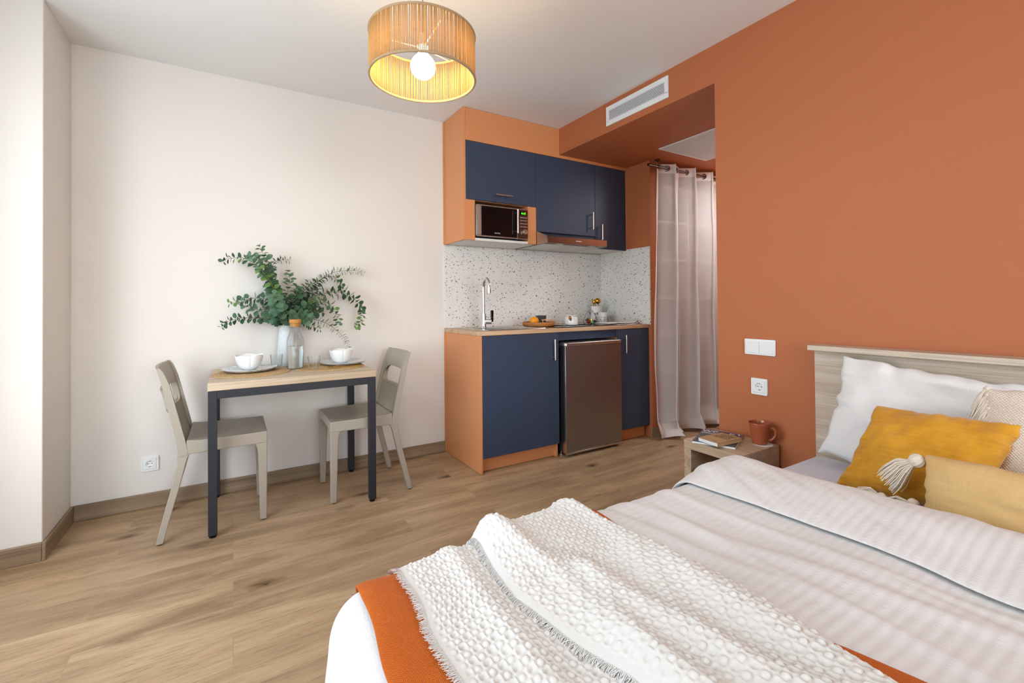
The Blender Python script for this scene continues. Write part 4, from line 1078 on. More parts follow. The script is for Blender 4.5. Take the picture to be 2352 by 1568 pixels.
# glass jar of wrapped sweets
jc = (2.632, 3.02)
t = thing('candy_jar', 'clear glass jar with ball-topped lid and wrapped sweets inside', 'jar', (jc[0], jc[1], KT))
G().lathe([(0, 0), (.054, 0), (.063, .008), (.0665, .022), (.047, .078), (.045, .0785), (.0445, .0765), (.064, .022), (.06, .010), (.048, .003), (0, .003)], (jc[0], jc[1], KT + .0008), 40).build('jar_body', 'glass', t, smooth=45)
G().lathe([(.0445, .0795), (.048, .0795), (.047, .083), (.022, .118), (.0135, .122), (.0125, .128), (.0145, .136), (.0125, .143), (.0, .146), (.0, .143), (.009, .137), (.009, .126), (.011, .12), (.02, .115), (.043, .082)], (jc[0], jc[1], KT + .0012), 40).build('lid', 'glass', t, smooth=45)
cols = [('red', 0), ('yellow', 1), ('brown', 2), ('blue', 3), ('green', 4), ('dark', 5), ('bronze', 6)]
pos = [(-.034, -.020, .018), (-.008, -.022, .036), (.014, -.028, .019), (.036, -.012, .016), (-.010, -.040, .0155), (-.022, .006, .034), (.030, .026, .018)]
for (nm, k), (x, y, z) in zip(cols, pos):
    g = G(); r = .0125
    g.lathe([(0, -.024), (.008, -.022), (.003, -.0125), (.011, -.008), (r, 0), (.011, .008), (.003, .0125), (.008, .022), (0, .024)], (0, 0, 0), 16, lambda r, z, a, i: (r * (1 + .12 * math.cos(5 * a + i)), z), axis='X')
    o = g.build('sweet', M['foils'][k], smooth=30); o.location = (jc[0] + x, jc[1] + y, KT + .004 + z); o.rotation_euler = (rnd.uniform(-.4, .4), rnd.uniform(-.3, .3), rnd.uniform(0, 3)); o.scale = (.95, 1.12, 1.12)
    tag(o, {'red': 'red foil-wrapped sweet at the near side of the glass jar', 'yellow': 'yellow foil-wrapped sweet on top in the glass jar', 'brown': 'brown-wrapped sweet in the glass jar beside the yellow one',
            'blue': 'dark blue foil-wrapped sweet in the glass jar', 'green': 'green foil-wrapped sweet under the yellow one in the glass jar', 'dark': 'dark brown wrapped sweet behind the red one in the glass jar', 'bronze': 'bronze foil sweet at the jug side of the glass jar'}[nm], 'sweet', 'wrapped sweets in the glass jar')
# jugs
def jug(c, R, H, label, m, spout):
    t = thing('jug', label, 'jug', (c[0], c[1], KT))
    def md(r, z, a, i):
        f = max(0, (z / H - .55) / .45); b = max(0, math.cos(a - spout)) ** 9
        return r + .016 * (R / .042) * b * f, z + .004 * b * f
    G().lathe([(0, 0), (R * .93, 0), (R, .004), (R * .985, H * .4), (R * .95, H * .7), (R * .97, H * .97), (R * .985, H), (R * .93, H), (R * .90, H * .7), (R * .93, .01), (0, .008)], (c[0], c[1], KT + .0008), 56, md).build('jug_body', m, t, smooth=45)
    return t
J1, J2 = (2.83, 3.165), (2.80, 3.05)
t = jug(J1, .05, .155, 'tall white jug with blue motif holding gold utensils', 'ceramic', -.35)
M['motif'] = mat('cobalt_motif', '2f5590', .2)
g = G()
for (a, z, s) in ((-2.35, .048, .011), (-2.1, .09, .008), (-1.9, .035, .012), (-2.6, .025, .008), (-2.5, .085, .009)):
    vs = []
    for k in range(14):
        b = 2 * PI * k / 14; du = s * math.cos(b) * .7; dz = s * (math.sin(b) * 1.3); aa = a + du / .05
        rr = .0508; vs.append((J1[0] + rr * math.cos(aa), J1[1] + rr * math.sin(aa), KT + z + dz))
    g.add(vs, [tuple(range(14))])
g.build('painted_motif', 'motif', t, smooth=None)
jug(J2, .042, .1, 'short white jug with dark blue speckles on its lower half', 'dots', -.35)
def utensil(name, label, top, bot, kind):
    a, b = Vector(bot), Vector(top); d = (b - a).normalized()
    t = thing(name, label, 'utensil', tuple(a), 'gold utensils in the tall jug')
    G().tube([a, a.lerp(b, .6), b], [.003, .003, .0035], 8).build('handle', 'gold', t)
    if kind == 'ladle':
        c = b + d * .018
        G().lathe([(0, -.020), (.016, -.016), (.026, -.004), (.028, .008), (.0265, .0085), (.0245, -.003), (.015, -.014), (0, -.0175)], tuple(c), 24, axis='Y').build('bowl', 'gold', t)
    elif kind == 'spoon':
        c = b + d * .015
        G().lathe([(0, -.005), (.012, -.003), (.018, .003), (.017, .004), (.011, -.001), (0, -.003)], tuple(c), 20, lambda r, z, a, i: (r * (1 + .25 * abs(math.sin(a))), z), axis='Y').build('bowl', 'gold', t)
utensil('ladle', 'gold ladle with round bowl up in the tall white jug', (J1[0] + .012, J1[1] - .015, KT + .185), (J1[0] - .0, J1[1] - .036, KT + .02), 'ladle')
utensil('serving_spoon', 'gold serving spoon beside the ladle in the tall white jug', (J1[0] - .018, J1[1] - .01, KT + .18), (J1[0] - .01, J1[1] - .022, KT + .02), 'spoon')
utensil('stirrer', 'thin gold handle leaning left out of the tall white jug', (J1[0] - .068, J1[1] - .022, KT + .22), (J1[0] + .032, J1[1] + .012, KT + .02), 'stick')
# folded cloth with tasselled ends
pf = [(2.62, .016), (2.6, .012), (2.595, .008), (2.62, .0075), (2.7, .0085), (2.78, .009), (2.86, .011), (2.9, .02), (2.93, .031)]
pf = [(2.585, .0245), (2.57, .020), (2.585, .0165), (2.66, .0155), (2.75, .0145), (2.84, .0135), (2.90, .019), (2.925, .026)]
t = thing('tea_towel', 'folded white tea towel with brown tassels on the worktop end', 'towel', (2.75, 2.85, KT))
g = G(); nu = 24
def tow(prof, y0, y1, th, sd):
    pth = smoothpath([(p[0], 0, p[1]) for p in prof], 5); Pm = np.zeros((len(pth), nu, 3))
    for i, p in enumerate(pth):
        for j in range(nu):
            y = y0 + (y1 - y0) * j / (nu - 1); Pm[i, j] = (p.x + .006 * vnoise(y * 20, i * .2, sd), y, KT + .001 + p.z + .0022 * vnoise(p.x * 30, y * 30, sd + 1) + .0022)
    return Pm
tg = G().grid(tow([(2.68, .0025), (2.75, .003), (2.84, .0035), (2.89, .005), (2.915, .0022)], 2.735, 2.92, 0, 5))
tg.build('lower_fold', 'paper', t, solid=.003, smooth=70)
G().grid(tow([(2.60, .0125), (2.66, .0135), (2.72, .0135), (2.8, .012), (2.86, .0115), (2.895, .017), (2.915, .025)], 2.75, 2.93, 0, 9)).build('upper_fold', 'paper', t, solid=.003, smooth=70)
for (x, y, z) in ((2.925, 2.76, .029), (2.93, 2.82, .022), (2.925, 2.875, .026), (2.922, 2.745, .012)):
    G().lathe([(0, -.004), (.004, -.003), (.0045, .0), (.003, .003), (.005, .012), (0, .012)], (x, y, KT + z), 10, axis='X').build('tassel', 'rattan', t)
# ------------------------------------------------------------------ curtain and closet
t = thing('shelving_unit', 'white shelving unit on small metal feet behind the sheer curtain', 'shelves', (3.68, 2.95, 0))
sy0, sy1 = 2.78, 3.24
for x in (3.2, 3.62, 4.14): bx(x, x + .02, sy0, sy1, .06, 2.18).build('upright', 'cab_white', t)
for z in (.06, .5, .83, 1.155, 1.50, 1.84, 2.16):
    for a, b in ((3.2205, 3.6195), (3.6405, 4.1395)): bx(a, b, sy0 + .002, sy1 - .01, z, z + .022).build('shelf', 'cab_white', t)
bx(3.2, 4.16, sy1 - .009, sy1, .0605, 2.18).build('back_panel', 'cab_white', t)
for x in (3.23, 3.64, 4.12):
    for y in (sy0 + .03, sy1 - .03): G().lathe([(0, 0), (.016, 0), (.016, .01), (.01, .014), (.01, .0595), (0, .0595)], (x, y, .0005), 14).build('foot', 'steel', t)
tag(G().prism(rrect(3.76, 4.02, 2.84, 3.1, .02), 'Z', 1.8625, 1.96).build('storage_box', mat('straw_box', 'c9a85a', .7), bevel=.006), 'yellow box on the upper shelf, seen dimly through the curtain', 'box')

RY, RZ = 2.615, 2.262
t = thing('curtain_rod', 'dark metal curtain rod with ceiling brackets in the passage', 'rod', (3.5, RY, RZ))
M['rod'] = mat('dark_nickel_rod', '6e6660', .3, 1.)
G().tube([(2.93, RY, RZ), (4.19, RY, RZ)], .0095, 16).build('pole', 'rod', t)
G().lathe([(0, 0), (.0115, .0), (.0125, .012), (.0115, .03), (0, .03)], (2.918, RY, RZ), 16, axis='X').build('finial', 'rod', t)
for x in (3.045, 4.1):
    b = G().tube([(x, RY + .012, RZ + .012), (x, RY + .012, 2.319)], .006, 12).build('bracket', 'rod', t)
    G().lathe([(0, 0), (.022, 0), (.022, .005), (0, .005)], (x, RY + .012, 2.3195), 20).build('bracket_base', 'rod', b)
    G().torus((x, RY, RZ), .013, .0035, 'X', 20, 8).build('bracket_ring', 'rod', b)
t = thing('curtain', 'long sheer white eyelet curtain across the closet niche', 'curtain', (3.55, RY, 0))
lam = .245; X0, X1 = 3.025, 4.12
ns, nz = 300, 90
S = np.linspace(0, 1, ns)[:, None]; Z = np.linspace(0, 1, nz)[None, :]       # Z: 0 bottom, 1 top
xx = X0 + (X1 - X0) * S + 0 * Z
ph = 2 * PI * (xx - X0) / lam
top, bot = 2.318 - .018, .012
zz = bot + (top - bot) * Z + 0 * S
amp = .052 + .012 * (1 - Z) + .01 * vnoise(xx * 3.1, zz * 1.3, 3)
drift = .05 * (1 - Z) * vnoise(xx * 4.3, zz * .9, 8) + .012 * vnoise(xx * 9, zz * 3, 12)
yy = RY + amp * np.sin(ph + .5 * vnoise(xx * 2, zz * .8, 5) * (1 - Z)) + drift * .6 - .0 * S
xs = xx + .028 * np.sin(2 * ph) * 1.0 + .02 * (1 - Z) * vnoise(xx * 5, zz * 1.1, 21) + (-.055 * (1 - Z) ** 1.3) * (1 - S) ** 3
# the hem breaks and kinks on the floor
low = np.clip(1 - zz / .22, 0, 1) ** 2
yy = yy - low * (.05 + .06 * vnoise(xx * 11, zz * 14, 31)); xs = xs + low * .04 * vnoise(xx * 9, zz * 12, 33)
zz = zz + low * .018 * (vnoise(xx * 12, 0 * zz, 35) + .7) + .05 * np.clip(S - .38, 0, 1) * (1 - Z) ** 8
yy = np.minimum(yy, 2.665); top_lock = np.clip((Z - .93) / .07, 0, 1)
P = np.stack([xs, yy, zz], -1); UV = np.stack([S * 2.4 + 0 * Z, zz], -1)
k0 = int(nz * .957)
G().grid(P[:, :k0 + 1], UV[:, :k0 + 1]).build('sheer_panel', 'sheer', t, smooth=180, flip=False)
G().grid(P[:, k0:], UV[:, k0:]).build('heading_band', 'curtain_hem', t, smooth=180, flip=False)
Pn = P.copy(); Pn[:, :, 1] -= .0015
G().grid(Pn[:, :5], UV[:, :5]).build('hem', 'sheer', t, smooth=180, flip=False)
k = 0
while True:
    px = X0 + lam / 2 * k + (.0 if k else .0)
    if px > X1: break
    if k > 0:
        sl = (PI / lam * 2) * .052 * (1 if k % 2 == 0 else -1)
        ang = math.atan2(sl * lam / 4, .045 * (1 if True else 1))
        ang = math.radians(58) * (1 if k % 2 == 0 else -1)
        G().torus((px, RY, RZ), .021, .0045, 'Y', 28, 8, Matrix.Rotation(ang, 3, 'Z')).build('eyelet', 'rod', t)
    k += 1

# ------------------------------------------------------------------ pendant lamp
lx, ly, lz0, lr, lh = .632, 1.682, 1.9985, .2, .174
t = thing('pendant_lamp', 'lit round pendant lamp with jute string shade under the ceiling', 'lamp', (lx, ly, ZC))
g = G(); NS = 210
for k in range(NS):
    a = 2 * PI * k / NS + rnd.uniform(-.006, .006); a2 = a + rnd.uniform(-.008, .008)
    r = .00215 * rnd.uniform(.85, 1.15)
    g.tube([(lx + lr * math.cos(a), ly + lr * math.sin(a), lz0 + .003), (lx + (lr - .0) * math.cos((a + a2) / 2), ly + lr * math.sin((a + a2) / 2), lz0 + lh / 2), (lx + lr * math.cos(a2), ly + lr * math.sin(a2), lz0 + lh - .003)], r, 6)
sh = g.build('lamp_shade', 'string', t, smooth=180)
M['wrap'] = mat('jute_wrap', 'b59a76', .9, bump=(420, .6, .003))
G().torus((lx, ly, lz0 + .004), lr, .0052, 'Z', 120, 10).build('lower_ring', 'wrap', sh)
G().torus((lx, ly, lz0 + lh - .004), lr, .0052, 'Z', 120, 10).build('upper_ring', 'wrap', sh)
g = G()
for k in range(3):
    a = 2 * PI * k / 3 + .6; g.tube([(lx + .02 * math.cos(a), ly + .02 * math.sin(a), lz0 + lh - .045), (lx + lr * math.cos(a), ly + lr * math.sin(a), lz0 + lh - .006)], .0022, 6)
g.torus((lx, ly, lz0 + lh - .045), .021, .0022, 'Z', 24, 6)
g.build('spider', 'plastic_white', sh)
bz = 2.050
hd = G().tube([(lx, ly, bz + .075), (lx, ly, bz + .125)], .018, 20).build('lamp_holder', 'plastic_white', t, bevel=.002)
G().tube([(lx, ly, bz + .124), (lx, ly, ZC - .03)], .0032, 8).build('cord', 'wrap', t)
G().lathe([(0, 0), (.05, 0), (.05, .022), (.045, .0285), (0, .0285)], (lx, ly, ZC - .0295), 32).build('ceiling_rose', 'plastic_white', t)
pr = [(.0475 * math.sin(PI * i / 24), -.0475 * math.cos(PI * i / 24)) for i in range(0, 20)]
pr[0] = (0, -.0475); pr += [(.024, .044), (.017, .056), (.0135, .064), (.0135, .0745), (0, .0745)]
G().lathe(pr, (lx, ly, bz), 36).build('bulb', 'bulb', t, smooth=80)

# ------------------------------------------------------------------ nightstand
t = thing('nightstand', 'small oak box nightstand between bed and orange wall', 'nightstand', (2.085, 1.365, 0))
nx0, nx1, ny0, ny1, nz1 = 1.935, 2.236, 1.216, 1.524, .442
bx(nx0, nx1, ny0, ny1, nz1 - .042, nz1).build('top', 'stand_oak', t, bevel=.001)
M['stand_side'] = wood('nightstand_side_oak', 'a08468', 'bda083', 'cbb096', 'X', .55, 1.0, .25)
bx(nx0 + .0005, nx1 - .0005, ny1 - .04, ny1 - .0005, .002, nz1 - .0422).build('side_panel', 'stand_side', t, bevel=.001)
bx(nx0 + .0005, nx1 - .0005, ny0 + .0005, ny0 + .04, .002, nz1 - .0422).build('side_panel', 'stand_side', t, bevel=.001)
bx(nx0 + .02, nx1 - .02, ny0 + .0402, ny1 - .0402, .10, .12).build('lower_shelf', 'stand_oak', t)
# magazine: corners measured on the table top
def flat(c, ux, w, h, z0, z1, name, m, parent, bev=.0):
    a = Vector((math.cos(ux), math.sin(ux), 0)); b = Vector((-a.y, a.x, 0)); c = Vector((c[0], c[1], 0))
    q = [c + a * sx * w / 2 + b * sy * h / 2 for sx, sy in ((-1, -1), (1, -1), (1, 1), (-1, 1))]
    return G().prism([(p.x, p.y) for p in q], 'Z', z0, z1).build(name, m, parent, bevel=bev, smooth=None)
mc = (2.068, 1.432); mang = math.radians(-63)
def fr(c, ang, z): return Matrix.Translation((c[0], c[1], z)) @ Matrix.Rotation(ang, 4, 'Z')
t = thing('magazine', 'glossy magazine with blue masthead under the kraft book', 'magazine', (mc[0], mc[1], nz1))
mc, mang = (2.066, 1.423), math.radians(-66)
t.location = (mc[0], mc[1], nz1); R_ = fr(mc, mang, nz1)
def lb(x0, x1, y0, y1, z0, z1): return bx(x0, x1, y0, y1, z0, z1).xf(R_)
lb(-.096, .096, -.124, .124, .0006, .0092).build('pages', 'paper', t, bevel=.0008, smooth=None)
lb(-.0965, .0965, -.1245, .1245, .0093, .0100).build('cover', 'mag', t, smooth=None)
lb(-.096, .0965, .088, .1245, .01005, .0102).build('masthead_band', 'mag_blue', t, smooth=None)
text_mesh('WP    KT', .042, .00012, 1.0).xf(R_ @ Matrix.Translation((0, .098, .0104)) @ Matrix.Scale(1.15, 4, (1, 0, 0))).build('title', 'ink_white', t, smooth=None)
g = G(); rr = random.Random(3)
for k in range(2):
    x = -.088
    while x < -.01:
        w = rr.uniform(.004, .011); g.box(x, x + w, .066 - .012 * k, .070 - .012 * k, .0101, .0103); x += w + .003
g.xf(R_).build('cover_lines', 'ink_white', t, smooth=None)
bc, bang = (2.013, 1.378), math.radians(-95)
t = thing('book', 'small kraft-covered book lying on the magazine', 'book', (bc[0], bc[1], nz1 + .0105)); R_ = fr(bc, bang, nz1 + .0106)
lb(-.0545, .0545, -.0825, .0815, .0013, .0172).build('pages', 'paper', t, smooth=None)
for z in (.0002, .0173): lb(-.056, .056, -.0838, .0838, z, z + .001).build('cover_board', 'ink', t, smooth=None)
lb(.0546, .056, -.0838, .0838, .0013, .0172).build('spine', 'kraft', t, smooth=None)
lb(-.0562, .0562, -.084, .084, .01835, .0190).build('cover', 'kraft', t, smooth=None)
g = G(); rr = random.Random(5)
for row in range(6):
    x = -.042 + rr.uniform(0, .006); y = .066 - .0125 * row
    while x < .040:
        w = rr.uniform(.003, .0075); k = rr.random()
        # short thick pen strokes: bars, slants and loops
        if k < .4: g.prism([(x, y - .005), (x + .0022, y - .005), (x + .0022, y + .005), (x, y + .005)], 'Z', .01902, .0191)
        elif k < .7: g.prism([(x, y - .005), (x + .002, y - .005), (x + w, y + .005), (x + w - .002, y + .005)], 'Z', .01902, .0191)
        for yy_ in ((y - .004, y + .004) if k > .3 else (y,)): g.prism([(x, yy_ - .001), (x + w, yy_ - .001), (x + w, yy_ + .001), (x, yy_ + .001)], 'Z', .01902, .0191)
        x += w + .0012
g.xf(R_).build('cover_lettering', 'ink', t, smooth=None)
lb(.006, .040, -.066, -.0625, .01902, .0191).build('publisher_line', 'ink', t, smooth=None)
tag(G().lathe([(0, 0), (.043, 0), (.043, .002), (0, .002)], (2.178, 1.262, nz1 + .0004), 40).build('coaster', 'paper'), 'thin white round coaster under the terracotta mug', 'coaster')
mgx, mgy, mgz = 2.168, 1.272, nz1 + .003
t = thing('mug', 'ribbed terracotta mug on the nightstand corner', 'mug', (mgx, mgy, mgz))
def rib(r, z, a, i): return (r * (1 - (.035 * (.5 + .5 * math.cos(a * 34)) ** 2 if .012 < z < .078 and i < 16 else 0)), z)
G().lathe([(0, 0), (.031, 0), (.0325, .002), (.033, .010), (.0335, .013), (.0345, .020), (.0365, .032), (.0385, .044), (.0405, .056), (.0425, .068), (.0438, .076), (.0446, .081), (.0465, .093), (.0478, .1), (.0472, .1018), (.0455, .1015), (.044, .093), (.040, .07), (.034, .03), (.029, .008), (0, .006)],
          (mgx, mgy, mgz), 204, rib).build('mug_body', 'clay', t, smooth=60)
ha = math.radians(-62); hd_ = Vector((math.cos(ha), math.sin(ha), 0)); mp = Vector((mgx, mgy, mgz))
hp = smoothpath([mp + hd_ * r + Vector((0, 0, z)) for r, z in ((.0395, .074), (.054, .079), (.066, .070), (.068, .053), (.060, .034), (.048, .023), (.0355, .020))], 6)
G().tube(hp, [.0062] * len(hp), 12).build('handle', 'clay', t)

# ------------------------------------------------------------------ bed
BX0, BX1, BY0, BY1, BZ = .215, 2.196, -.345, 1.033, .46
t = thing('bed', 'double bed with pale oak headboard against the orange wall', 'bed', (1.2, .35, 0))
hb = bx(2.2, 2.234, BY0 - .005, 1.037, .02, .914).build('headboard', 'head_oak', t, bevel=.001)
bx(2.15, 2.25, BY0 - .012, 1.0425, .9145, .9365).build('headboard_cap', 'head_oak', t, bevel=.0015)
bx(.235, 2.198, BY0 + .02, BY1 - .02, .15, .235).build('bed_base', 'black', t, bevel=.004)
for x in (.3, 2.12):
    for y in (BY0 + .08, BY1 - .08): G().tube([(x, y, .0), (x, y, .15)], .022, 16).build('leg', 'black', t)
o = tag(bx(BX0 + .01, BX1, BY0, BY1, .2355, BZ).build('mattress', 'sheet', bevel=.035, seg=5), 'mattress under a lilac-white fitted sheet', 'mattress')

# cloth draped over the bed: (x, y) is the unrolled position, h the height above the wrap surface
XE, YE, RR, ZT = .250, .985, .095, .528
def drape(x, y, h, flare=.1):
    a = np.maximum(0, XE - x); b = np.maximum(0, y - YE); d = np.sqrt(a * a + b * b); dd = np.where(d < 1e-9, 1, d)
    ex, ey = -a / dd, b / dd
    q = RR * PI / 2; th = np.minimum(d / RR, PI / 2); ext = np.maximum(0, d - q)
    out = RR * np.sin(th) + ext * flare; drop = RR * (1 - np.cos(th)) + ext
    nx, nz = np.sin(th), np.cos(th)
    return np.stack([np.maximum(x, XE) + ex * (out + h * nx), np.minimum(y, YE) + ey * (out + h * nx), ZT - drop + h * nz], -1)
def bell(x, w): return np.exp(-(x / w) ** 2)
def base_h(x, y):
    """slow relief shared by everything lying on the duvet"""
    h = .010 * vnoise(x * 3.2, y * 2.6, 1) + .006 * vnoise(x * 7, y * 4, 2)
    h = h + .012 * bell(x - .62 - .1 * y, .10) * (.5 + .5 * vnoise(y * 2.1, 0 * y, 3))
    return h
def wr(x, y):
    """long soft creases, mostly across the bed"""
    h = 0
    for c, k, w, am, sd in ((.97, -.10, .022, .010, 4), (1.04, .05, .016, .007, 5), (1.11, -.16, .025, .010, 6), (1.17, .02, .018, .007, 7), (1.23, -.08, .016, .006, 8), (.93, .12, .02, .008, 9), (1.06, -.25, .02, .008, 10)):
        h = h + am * bell(x - c - k * (y - .6) - .03 * vnoise(y * 2.4, 0 * y + sd, sd), w) * (.55 + .45 * vnoise(y * 2.7, 0 * y, sd + 20))
    return h
def sheet(x0, x1, y0, y1, st, hf):
    nx, ny = int((x1 - x0) / st) + 1, int((y1 - y0) / st) + 1
    X, Y = np.meshgrid(np.linspace(x0, x1, nx), np.linspace(y0, y1, ny), indexing='ij')
    return X, Y, drape(X, Y, hf(X, Y)), np.stack([X, Y], -1)
t = thing('duvet', 'white seersucker duvet spread over the bed, turned down at the pillows', 'duvet', (.9, .4, ZT))
hem_x, hem_y = XE - .44, YE + .42
def duvet_h(x, y):
    foot = np.clip((XE - x) / .3, 0, 1); side = np.clip((y - YE) / .3, 0, 1)
    h = base_h(x, y) + wr(x, y) * np.clip((x - .85) / .1, 0, 1)
    h = h + .014 * np.sin(y * 15 + 2 * vnoise(x * 3, y * 2, 40)) * foot + .014 * np.sin(x * 13 + 1.5 * vnoise(x * 3, y * 2, 41)) * side
    return h + .028 * np.clip((x - 1.27) / .12, 0, 1) * np.clip((1.60 - x) / .1, 0, 1) * 0
X, Y, P, UV = sheet(hem_x, 1.60, BY0 - .06, hem_y, .011, duvet_h)
G().grid(P, UV).build('duvet_spread', 'duvet', t, smooth=180, sub=1, flip=False)
# turned-down end: a thick roll with its free edge lying toward the foot
pf = [(1.335, .004), (1.300, .005), (1.284, .008), (1.287, .014), (1.315, .025), (1.37, .043), (1.43, .064), (1.49, .075), (1.54, .072), (1.585, .054), (1.617, .022), (1.632, -.012), (1.628, -.038), (1.60, -.049), (1.57, -.045)]
pp = smoothpath([(a, 0, b) for a, b in pf], 6)
YY = np.linspace(BY0 - .06, YE + .36, 150); P = np.zeros((len(pp), len(YY), 3)); UV = np.zeros((len(pp), len(YY), 2)); L = 0
for i, p in enumerate(pp):
    if i: L += (p - pp[i - 1]).length
    wob = .030 * vnoise(YY * 2.3, 0 * YY + .3, 51) + .010 * vnoise(YY * 7, 0 * YY + .3, 52)
    k = min(1, max(0, (p.z + .0) / .05)); f = np.interp(YY, [BY0, .2, .7, .95, YE + .12, YE + .36], [1.05, 1.05, 1.0, .85, .62, .45])
    xw = p.x + wob * (.35 + .65 * max(0, 1 - abs(p.x - 1.3) / .3)) + .02 * (YY - .6)
    z = p.z * (f if p.z > 0 else 1) + k * (.006 * vnoise(xw * 8, YY * 6, 53) + .010 * vnoise(xw * 4, YY * 2.5, 54)) + .007 * k * vnoise(xw * 30 - YY * 18, YY * 5, 55)
    base = base_h(xw, YY) if p.z > 0 else 0
    fs = np.interp(YY, [BY0, .9, YE, YE + .1], [1, 1, .7, .2])
    z = np.where(z < 0, z * fs, z * .78)
    P[i] = drape(xw, YY, z + base + .002); UV[i, :, 0] = L; UV[i, :, 1] = YY
G().grid(P, UV).build('turned_down_end', 'duvet', t, smooth=180, sub=1, flip=False)

# orange throw
def throw_h(x, y): return base_h(x, y) + .0085 + .004 * vnoise(x * 9, y * 7, 60)
def wavy(x0f, x1f, y0, y1, nx, ny, hf):
    yy = np.linspace(y0, y1, ny)[None, :]; q = np.linspace(0, 1, nx)[:, None]
    X = x0f(yy) * (1 - q) + x1f(yy) * q; Y = yy + 0 * q
    return X, Y, drape(X, Y, hf(X, Y)), np.stack([X, Y], -1)
tl = lambda y: .226 + .012 * np.sin(y * 6.0 + .5) + .004 * np.sin(y * 23)
tr = lambda y: .872 + .02 * (y - .6) + .012 * vnoise(y * 5, 0 * y, 61) + .006 * vnoise(y * 14, 0 * y, 62) + .03 * bell(y - .15, .2)
X, Y, P, UV = wavy(tl, tr, BY0 - .05, YE + .22, 90, 160, throw_h)
tag(G().grid(P, UV).build('throw_blanket', 'throw', smooth=180, solid=.005, solid_off=1, sub=1, flip=False), 'burnt orange woven throw across the foot of the bed', 'throw')
# white waffle blanket, folded double, on the throw
t = thing('waffle_blanket', 'white waffle-weave blanket with frayed edge bunched over the orange throw', 'blanket', (.6, .4, ZT))
bl = lambda y: .318 + .012 * np.sin(y * 5.2 + 1.) + .006 * vnoise(y * 9, 0 * y, 70)
bm_ = lambda y: np.interp(y, [-.4, .346, .568, .789, .95, 1.1], [.80, .83, .872, .85, .848, .85]) + .005 * vnoise(y * 8, 0 * y, 71)
bu = lambda y: np.interp(y, [-.4, .2, .514, .612, .697, .774, .895, .968, 1.1], [.52, .54, .523, .501, .488, .472, .486, .499, .52]) + .006 * vnoise(y * 9, 0 * y, 72)
def waf(u, v, am, plain):
    s = .0182; i, j = np.round(u / s), np.round(v / s); r = np.hypot(u / s - i, v / s - j); odd = (i + j) % 2
    k = np.sin(i * 12.9898 + j * 78.233) * 43758.5453; k = k - np.floor(k)
    dome = .95 * np.exp(-(r / .27) ** 2) - .55 * np.exp(-((r - .40) / .10) ** 2)
    pit = -1.15 * np.exp(-(r / .30) ** 2) + .45 * np.exp(-((r - .5) / .14) ** 2)
    h = np.where(odd > .5, dome * (.7 + .5 * k), pit * (.75 + .4 * k))
    return am * h * plain
def big(x, y, sd):
    h = 0
    for c, k, w, am, ym in ((.578, -.01, .028, .021, 9), (.648, -.15, .036, .032, .86), (.798, .10, .048, .030, 9), (.72, .30, .03, .012, .9), (.60, .25, .02, .010, .8)):
        h = h + am * bell(x - c - k * (y - .62) - .016 * vnoise(y * 3.6, 0 * y + c, sd), w) * (.75 + .25 * vnoise(y * 3.3 + c * 5, 0 * y, sd + 3)) * np.clip((ym - y) / .12, 0, 1)
    h = h + .012 * bell(y - 1.0, .06) * bell(x - .555, .05)
    return h
st = .0026
def waffle(xa, xb, y0, y1, off, folds, edge_a, edge_b, sd):
    nx = int(.53 / st); ny = int((y1 - y0) / st); yy = np.linspace(y0, y1, ny)[None, :]; q = np.linspace(0, 1, nx)[:, None]
    A, B = xa(yy), xb(yy); X = A * (1 - q) + B * q; Y = yy + 0 * q
    w = (B - A); U = q * w * 1.05 + .3 * (0 if sd == 0 else 1)
    dA = q * w; dB = (1 - q) * w
    plain = np.ones_like(X)
    if edge_a: plain = plain * np.clip((dA - .013) / .012, 0, 1)
    if edge_b: plain = plain * np.clip((dB - .022) / .02, 0, 1)
    h = off(X, Y) + folds * big(X, Y, 80) + waf(U + .006 * vnoise(X * 7, Y * 7, 78), Y + .006 * vnoise(X * 7 + 5, Y * 7, 79), .0034, plain)
    return X, Y, h, np.stack([U, Y], -1)
y0, y1 = BY0 - .05, YE + .26
low_off = lambda x, y: throw_h(x, y) + .0118 + .012 * bell(x - .435 - .012 * np.sin(y * 7), .028) + .006 * bell(y - 1.01, .07) * bell(x - .40, .06)
X, Y, h, UV = waffle(bl, lambda y: bu(y) + .10, y0, y1, low_off, .15, True, False, 0)
Pl = drape(X, Y, h); G().grid(Pl, UV).build('lower_layer', 'waffle', t, smooth=180, flip=False)
def up_off(x, y):
    e = np.clip((x - bu(y)) / .05, 0, 1); f = np.clip((bm_(y) - x) / .035, 0, 1)
    return throw_h(x, y) + .0128 + (.003 + .0215 * e ** .7) * f ** .5
X, Y, h, UV = waffle(bu, bm_, y0, y1, up_off, 1.0, True, False, 1)
edge = np.clip((bm_(Y) - X) / .04, 0, 1); h = throw_h(X, Y) + .0125 + (h - throw_h(X, Y) - .0125) * (edge ** .5)
Pu = drape(X, Y, h); G().grid(Pu, UV).build('upper_layer', 'waffle', t, smooth=180, flip=False)
